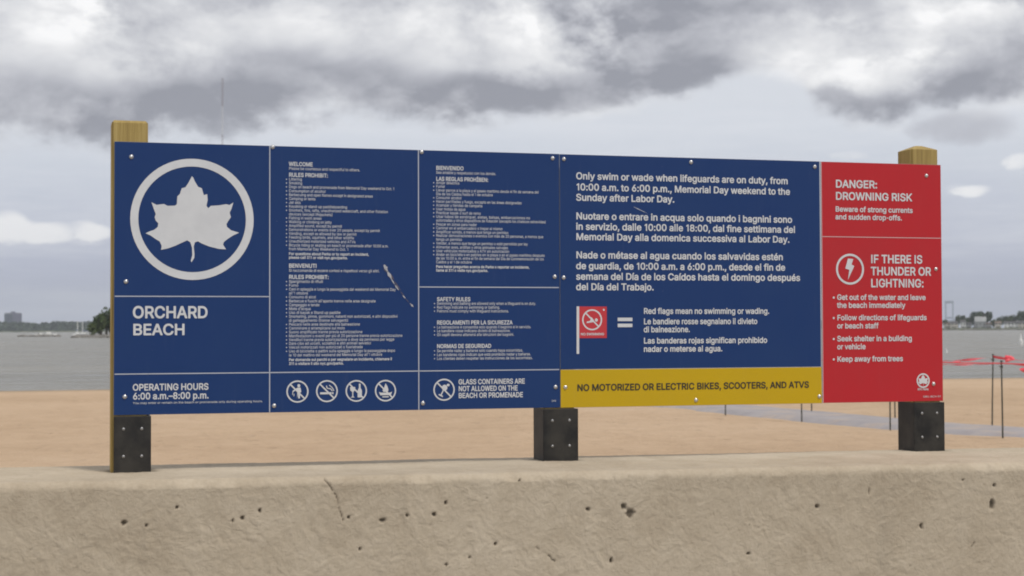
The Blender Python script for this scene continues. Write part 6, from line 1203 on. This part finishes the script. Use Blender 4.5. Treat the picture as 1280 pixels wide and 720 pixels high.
def tree(azd, d, h, w, z, label, k=0, group=None, name='tree', low=0.34):
    o = empty(name, at(azd, d, z), random.uniform(0, 6)); tag(o, label, 'tree', group)
    t = bpy.data.objects.new('trunk', TR); COL.objects.link(t); t.parent = o; t.scale = (h, h, h)
    c = bpy.data.objects.new('crown', CR[k]); COL.objects.link(c); c.parent = o; ch = h*(1-low)/2
    c.location = (0, 0, h-ch); c.scale = (w/2, w/2, ch*1.02); return o
def land_strip(name, az0, az1, d0, d1, ztop, mat, n=120, rough=0.6, kind='structure', edge=True):
    A = np.linspace(az0, az1, n); v, f = [], []
    D = [d0, d0+3, d0+8, (d0+d1)/2, d1-5, d1]; Zs = [SEA_Z-0.5, SEA_Z+ztop*0.6, ztop, ztop, ztop, SEA_Z-0.5]
    for a in A:
        tap = min(1.0, (a-az0)/(az1-az0)*12, (az1-a)/(az1-az0)*12) if edge else 1
        for d, z in zip(D, Zs):
            p = at(a, d+random.uniform(-1, 1)*rough*3, 0); v.append((p.x, p.y, SEA_Z-0.5+(z-SEA_Z+0.5)*max(tap, 0.0)+random.uniform(0, rough)*max(tap, 0)))
    m_ = len(D)
    for i in range(n-1):
        for j in range(m_-1): f.append((i*m_+j, (i+1)*m_+j, (i+1)*m_+j+1, i*m_+j+1))
    o = mesh(name, v, f, mat); tag(o, kind=kind); return o
land_strip('far_shore', -14, 31, 2930, 3500, 1.5, M['grass'], 200)
land_strip('near_shore', 27.0, 46, 1480, 2000, 1.2, M['grass'], 120, 0.5)
# far wood: one mass
v, f = [], []
rr = random.Random(3)
def bump_h(a): return 18.0+1.0*math.sin(a*2.3)+0.8*math.sin(a*5.1+1)+0.6*math.sin(a*13.7)
for _ in range(15000):
    a = rr.uniform(-13, 30.5); d = rr.uniform(2950, 3080); hh = bump_h(a)*(0.9+0.1*math.sin(a*31+d*.05)); z = hh*(1-rr.random()**1.7)
    c = at(a, d, z+SEA_Z); q = Vector((rr.gauss(0, 1), rr.gauss(0, 1), rr.gauss(0, 1)+.6)).to_track_quat('Z', 'Y'); s = rr.uniform(2.0, 4.0); b = len(v)
    for k in range(5): v.append(c+q@Vector((math.cos(k*1.2566)*s, math.sin(k*1.2566)*s*.8, rr.uniform(-.3, .3)*s)))
    f.append(tuple(range(b, b+5)))
for i in range(700):                        # the solid heart of the wood
    a0, a1 = -13+43.5*i/700, -13+43.5*(i+1)/700; b = len(v)
    for a in (a0, a1):
        for d, z in ((2990, 0), (3000, bump_h(a)*0.55), (3015, bump_h(a)*0.80), (3050, bump_h(a)*0.8)): v.append(at(a, d, z*(0.95+0.05*math.sin(a*57))+SEA_Z))
    for j in range(3): f.append((b+j, b+4+j, b+5+j, b+1+j))
fwd = mesh('far_wood', v, f, M['leaf_far']); tag(fwd, 'low hazy band of woodland along the far shore at left', kind='stuff')
# stone spit with trees (left)
spit = land_strip('stone_spit', 0.40, 3.6, 452, 500, 0.25, M['rock'], 80, 0.35, 'structure')
v, f = [], []
def rocks(name, items, label=None):
    bm = bmesh.new(); rr = random.Random(9)
    for p, s in items:
        n0 = len(bm.verts); r_ = bmesh.ops.create_icosphere(bm, subdivisions=1, radius=1.0)
        for q in r_['verts']: q.co = Vector((q.co.x*s*rr.uniform(.8, 1.5), q.co.y*s, q.co.z*s*rr.uniform(.5, .8)))*rr.uniform(0.8, 1.2)+p
    return bmobj(name, bm, M['rock'])
o = rocks('spit_rocks', [(at(rr.uniform(0.42, 3.4), rr.uniform(450, 458), -0.2), rr.uniform(0.4, 0.9)) for _ in range(14)]); tag(o, 'grey boulders along the edge of the low spit beside the left post', kind='stuff')
o = rocks('breakwater_rocks', [(at(rr.uniform(-1.2, 0.12)+0.0, rr.uniform(560, 566), -0.25), rr.uniform(0.4, 0.85)) for _ in range(110)]); tag(o, 'dark low breakwater rocks in the water at left', kind='stuff')
tree(1.50, 470, 6.6, 5.0, 0, 'mid-green bushy tree on the spit, left of the tallest one', 1, low=0.04)
tree(1.24, 468, 4.2, 3.6, 0, 'small round shrub-like tree at left end of the clump on the spit', 3, low=0.02)
tree(1.68, 478, 8.0, 5.0, 0, 'dark tree on the spit between the bushy one and the tallest', 2, low=0.05)
tree(1.84, 474, 8.6, 5.6, 0, 'tallest dark tree on the spit, right against the left wooden post', 0, low=0.05)
tree(2.45, 478, 8.6, 7.0, 0, 'dark spit tree hidden mostly behind the left post and blue panel', 2, low=0.05)
tree(3.05, 476, 6.0, 6.0, 0, 'lower spit tree behind the blue panel at its right-hand end', 1)
# distant block building, left
bk = empty('apartment_block', at(-1.42, 3300, 0.5), rad(1.4)); tag(bk, 'hazy purple-grey slab building rising above the far wood at far left', 'building')
box('wall', -16, 0, -9, 9, 0, 35.5, M['block_b'], bk); box('wall', 0.02, 17, -10, 9, 0, 36, M['block'], bk)
box('roof', -15, 16, -8, 8, 36.05, 37.0, M['roof'], bk); box('penthouse', -4, 5, -4, 4, 37.02, 40.0, M['block'], bk)
win = None
for fl_ in range(11):
    for c in range(10):
        x = -14.8+c*3.1+(0.7 if c > 4 else 0); z = 2.2+fl_*3.05; yv = -9.03 if c < 5 else -10.03
        if x+1.9 > 16.8: continue
        if win is None: win = box('window', 0, 1.8, -0.05, 0.02, 0, 1.5, M['glass'], bk); w_ = win
        else: w_ = win.copy(); COL.objects.link(w_); w_.parent = bk
        w_.location = (x, yv, z)
# boats
def hull_mesh(name, L, Wd, H_, mat, parent):
    v, f = [], []; n = 9
    for i in range(n):
        t = i/(n-1); x = -L/2+L*t; w = Wd/2*math.sin(min(1, (1-t)*1.9+0.02)*math.pi/2)*(0.82+0.18*math.sin(t*math.pi)); zt = H_*(0.85+0.25*t*t); zb = -0.25*H_
        v += [(x, -w, zt), (x, -w*0.62, zb), (x, w*0.62, zb), (x, w, zt)]
    for i in range(n-1):
        for j in range(4): f.append((i*4+j, (i+1)*4+j, (i+1)*4+(j+1) % 4, i*4+(j+1) % 4))
    f += [(0, 1, 2, 3), tuple((n-1)*4+k for k in (3, 2, 1, 0))]
    return mesh(name, v, f, mat, parent)
def sailboat(azd, d, L, mast, rz, label):
    o = empty('sailboat', at(azd, d, SEA_Z+0.05), rz); tag(o, label, 'sailboat')
    hull_mesh('hull', L, L*0.3, L*0.11, M['white_paint'], o); box('cabin', -L*0.12, L*0.2, -L*0.08, L*0.08, L*0.105, L*0.17, M['white_paint'], o, 0.05)
    bm = bmesh.new(); add_tube(bm, (L*0.1, 0, L*0.1), (L*0.1, 0, mast), 0.16, 0.12, 8); bmobj('mast', bm, M['white_paint'], o)
    bm = bmesh.new(); add_tube(bm, (L*0.1, 0, L*0.26), (-L*0.32, 0, L*0.25), 0.07, 0.07, 6); bmobj('boom', bm, M['white_paint'], o)
    bm = bmesh.new(); add_tube(bm, (L*0.07, 0, L*0.30), (-L*0.3, 0, L*0.285), 0.18, 0.1, 8); bmobj('furled_sail', bm, M['sail_blue'], o)
def motorboat(azd, d, L, rz, label):
    o = empty('motorboat', at(azd, d, SEA_Z+0.05), rz); tag(o, label, 'motorboat')
    hull_mesh('hull', L, L*0.32, L*0.14, M['white_paint'], o); box('cabin', -L*0.2, L*0.12, -L*0.1, L*0.1, L*0.135, L*0.26, M['white_paint'], o, 0.08)
    box('windscreen', L*0.125, L*0.14, -L*0.085, L*0.085, L*0.17, L*0.24, M['glass'], o); box('canopy', -L*0.3, L*0.1, -L*0.11, L*0.11, L*0.265, L*0.28, M['white_paint'], o)
sailboat(0.70, 640, 7.0, 5.6, rad(75), 'white sailboat with bare mast moored off the spit, the nearer to the breakwater')
sailboat(0.93, 700, 6.5, 6.0, rad(160), 'white sailboat with bare mast moored just left of the spit trees')
motorboat(-0.22, 640, 5.6, rad(10), 'white motorboat behind the breakwater rocks, the larger one')
motorboat(-0.52, 660, 4.2, rad(200), 'small white motorboat behind the breakwater, left of the larger one')
motorboat(1.12, 520, 3.0, rad(100), 'tiny white boat with upright cabin at the tip of the spit')
def buoy(azd, d, h, label):
    o = empty('buoy', at(azd, d, SEA_Z)); tag(o, label, 'buoy')
    bm = bmesh.new(); add_tube(bm, (0, 0, -0.1), (0, 0, h*0.45), h*0.2, h*0.22, 12); bmobj('float', bm, M['white_paint'], o)
    bm = bmesh.new(); add_tube(bm, (0, 0, h*0.45), (0, 0, h), h*0.12, h*0.04, 10); bmobj('topmark', bm, M['white_paint'], o)
buoy(31.08, 122, 0.4, 'small white buoy on the water just right of the red panel')
buoy(33.53, 183, 1.2, 'taller white buoy on the water at the right edge')
# radio mast behind the sign
mt = empty('radio_mast', at(5.635, 1100, 0)); tag(mt, 'tall thin lattice radio mast rising into the clouds behind the sign', 'radio mast')
land_strip('mast_island', 4.2, 7.4, 1060, 1150, 0.8, M['rock'], 60, 0.5)
HM = 173.0; ns_ = 9
for s in range(ns_):
    z0, z1 = HM*s/ns_, HM*(s+1)/ns_-0.1; bm = bmesh.new(); w = 0.6; c3 = [(w*math.cos(t), w*math.sin(t)) for t in (0, 2.094, 4.189)]
    for x, y in c3: add_tube(bm, (x, y, z0), (x, y, z1), 0.09, 0.09, 5)
    nb = 8
    for k in range(nb):
        a, b = z0+(z1-z0)*k/nb, z0+(z1-z0)*(k+1)/nb
        for q in range(3):
            p, p2 = c3[q], c3[(q+1) % 3]; add_tube(bm, (*p, a), (*p2, b), 0.04, 0.04, 4)
    bmobj('mast_section', bm, M['mast_red' if s % 2 == 0 else 'mast_white'], mt)
# suspension bridge tower
bt = empty('bridge_tower', at(31.19, 5000, 0), rad(-31)); tag(bt, 'hazy steel bridge tower with two legs on the horizon by the red panel', 'bridge')
for sx in (-1, 1):
    bm = bmesh.new(); add_box(bm, sx*10.5-2.0, sx*10.5+2.0, -3, 3, 0, 84, 0.3); bmobj('leg', bm, M['bridge'], bt)
box('top_beam', -13, 13, -2.6, 2.6, 76, 83.5, M['bridge'], bt); box('strut', -7.85, 7.85, -2, 2, 30, 35, M['bridge'], bt)
box('deck', -70, 70, -8, 8, 22, 25.5, M['bridge'], bt)
# houses along the right shore
def house(azd, d, w, dp, h, rh, wallm, roofm, rz, label, chimney=True):
    o = empty('house', at(azd, d, 0.9), rad(-azd)+rz); tag(o, label, 'house')
    box('wall', -w/2, w/2, 0, dp, 0, h, wallm, o)
    e = 0.35
    v = [(-w/2-e, -e, h+.02), (w/2+e, -e, h+.02), (w/2+e, dp+e, h+.02), (-w/2-e, dp+e, h+.02), (-w/2-e, dp/2, h+rh), (w/2+e, dp/2, h+rh)]
    rf = mesh('roof', v, [(0, 1, 5, 4), (3, 4, 5, 2), (0, 4, 3), (1, 2, 5), (0, 3, 2, 1)], roofm, o)
    if chimney: box('chimney', w*.22, w*.22+.7, dp*.45, dp*.55, h+rh*.4, h+rh+.9, M['roof_b'], rf)
    n = max(2, int(w/2.6))
    for i in range(n):
        x = -w/2+w*(i+0.5)/n
        for z in ([0.9] if h < 4 else [0.9, 3.5]):
            wd_ = box('window', x-.5, x+.5, -.06, -.01, z, z+1.25, M['glass'], o)
    box('door', -0.5, 0.5, -.09, -.065, 0, 2.1, roofm, o)
def g(u): return -1.87+u*0.02778 if False else np.interp(u, [1180, 1280], [31.007, 33.641])
H = [(1184, 6, 4.2, 1.6, 'cream_wall', 'roof_b', 'cream house with brown roof on the far shore touching the red panel edge'),
     (1193, 6.5, 4.6, 2.2, 'cream_wall', 'roof', 'cream gabled house on the far shore just right of the bridge tower'),
     (1204, 4.6, 5.6, 2.4, 'white_paint', 'roof', 'narrow bright white house on the far shore between dark trees'),
     (1211, 5.0, 4.0, 1.8, 'grey_wall', 'roof', 'grey house on the far shore left of the tall dark trees'),
     (1226, 9.5, 6.5, 4.5, 'grey_wall', 'grey_wall', 'large pale grey gabled house in front of the tallest dark trees'),
     (1236, 5.0, 4.0, 1.5, 'grey_wall', 'roof_b', 'low grey house right of the large grey gabled house'),
     (1248, 5.5, 4.8, 2.0, 'cream_wall', 'roof_b', 'cream house standing among shrubs left of the long white building'),
     (1264, 12.0, 4.8, 1.8, 'white_paint', 'roof', 'long low white building on the shore near the right edge'),
     (1277, 8.0, 5.4, 1.6, 'white_paint', 'grey_wall', 'white house with pale roof at the right edge of the far shore'),
     (1290, 9.0, 5.0, 2.0, 'cream_wall', 'roof', 'cream shore house just outside the right edge of the frame')]
for u, w, h, rh, a, b, lab in H: house(g(u), 1505+random.uniform(-4, 4), w, 7, h, rh, M[a], M[b], 0.0, lab)
TT = [(1181, 9, 7, 1, 'green tree on the far shore against the red panel edge'), (1189, 7, 6, 3, 'small green tree between the cream houses'),
      (1197.5, 12.5, 7, 0, 'dark rounded tree left of the narrow white house'), (1203, 13, 7.5, 0, 'dark tree directly behind the narrow white house'),
      (1209, 10.5, 8, 1, 'lower green tree left of the tall flat-topped trees'), (1214, 12, 7, 3, 'green tree at the foot of the tall flat-topped trees'),
      (1219, 18.5, 9, 2, 'tall dark flat-topped tree, left one of three behind the grey gabled house'), (1227, 18.8, 10, 2, 'tall dark flat-topped tree, middle one of three behind the grey gabled house'),
      (1235, 18.4, 10, 2, 'tall dark flat-topped tree, right one of three behind the grey gabled house'), (1242, 9, 7, 1, 'low green tree right of the tall flat-topped trees'),
      (1249, 10.5, 8, 0, 'dark tree behind the cream house among shrubs'), (1256, 12, 9, 0, 'dark tree left of the long white building'),
      (1264, 12.5, 10, 3, 'broad green tree behind the middle of the long white building'), (1271, 13, 9, 0, 'dark tree behind the right end of the long white building'),
      (1278, 16.5, 10, 0, 'tallest dark tree at the right edge of the frame'), (1286, 18, 11, 2, 'dark tree just outside the right edge of the frame'), (1297, 15, 11, 1, 'green shore tree outside the frame at right')]
for u, h, w, k, lab in TT: tree(g(u), 1524 if h > 9.5 else 1512, h, w, 0.8, lab, k, 'trees along the right-hand shore', low=0.12)
o = rocks('sea_wall_rocks', [(at(rr.uniform(30.6, 35), rr.uniform(1479, 1484), 0.0), rr.uniform(0.7, 1.5)) for _ in range(160)]); tag(o, 'dark rocks along the waterline of the right-hand far shore', kind='stuff')
v, f = [], []
for _ in range(1700):
    u = rr.uniform(1176, 1300); c = at(float(g(u)), rr.uniform(1490, 1503), rr.uniform(0.1, 0.7)+max(0, 1.3*math.sin(u*1.7)+0.6*math.sin(u*.61))*rr.random()); q = Vector((rr.gauss(0, 1), rr.gauss(0, 1), rr.gauss(0, 1)+.6)).to_track_quat('Z', 'Y'); s = rr.uniform(.35, .8); b = len(v)
    for k in range(5): v.append(c+q@Vector((math.cos(k*1.2566)*s, math.sin(k*1.2566)*s*.8, 0)))
    f.append(tuple(range(b, b+5)))
o = mesh('shore_shrubs', v, f, M['leaf_b']); tag(o, 'low scrub in front of the houses on the right-hand shore', kind='stuff')

# ------------------------------------------------------------------ haze
hz = box('haze', -5500, 10000, -200, 9600, -1.6, 195, None); hz.data.materials.clear()
hm = bpy.data.materials.new('haze'); hm.use_nodes = True; ht = hm.node_tree; ht.nodes.clear()
ho = ht.nodes.new('ShaderNodeOutputMaterial'); pv = ht.nodes.new('ShaderNodeVolumePrincipled'); ht.links.new(pv.outputs[0], ho.inputs['Volume'])
pv.inputs['Color'].default_value = (0.86, 0.92, 1.0, 1); pv.inputs['Density'].default_value = HAZE; pv.inputs['Anisotropy'].default_value = 0.0
hz.data.materials.append(hm); tag(hz, 'thin pale haze over the water', kind='stuff')
bpy.context.view_layer.update()
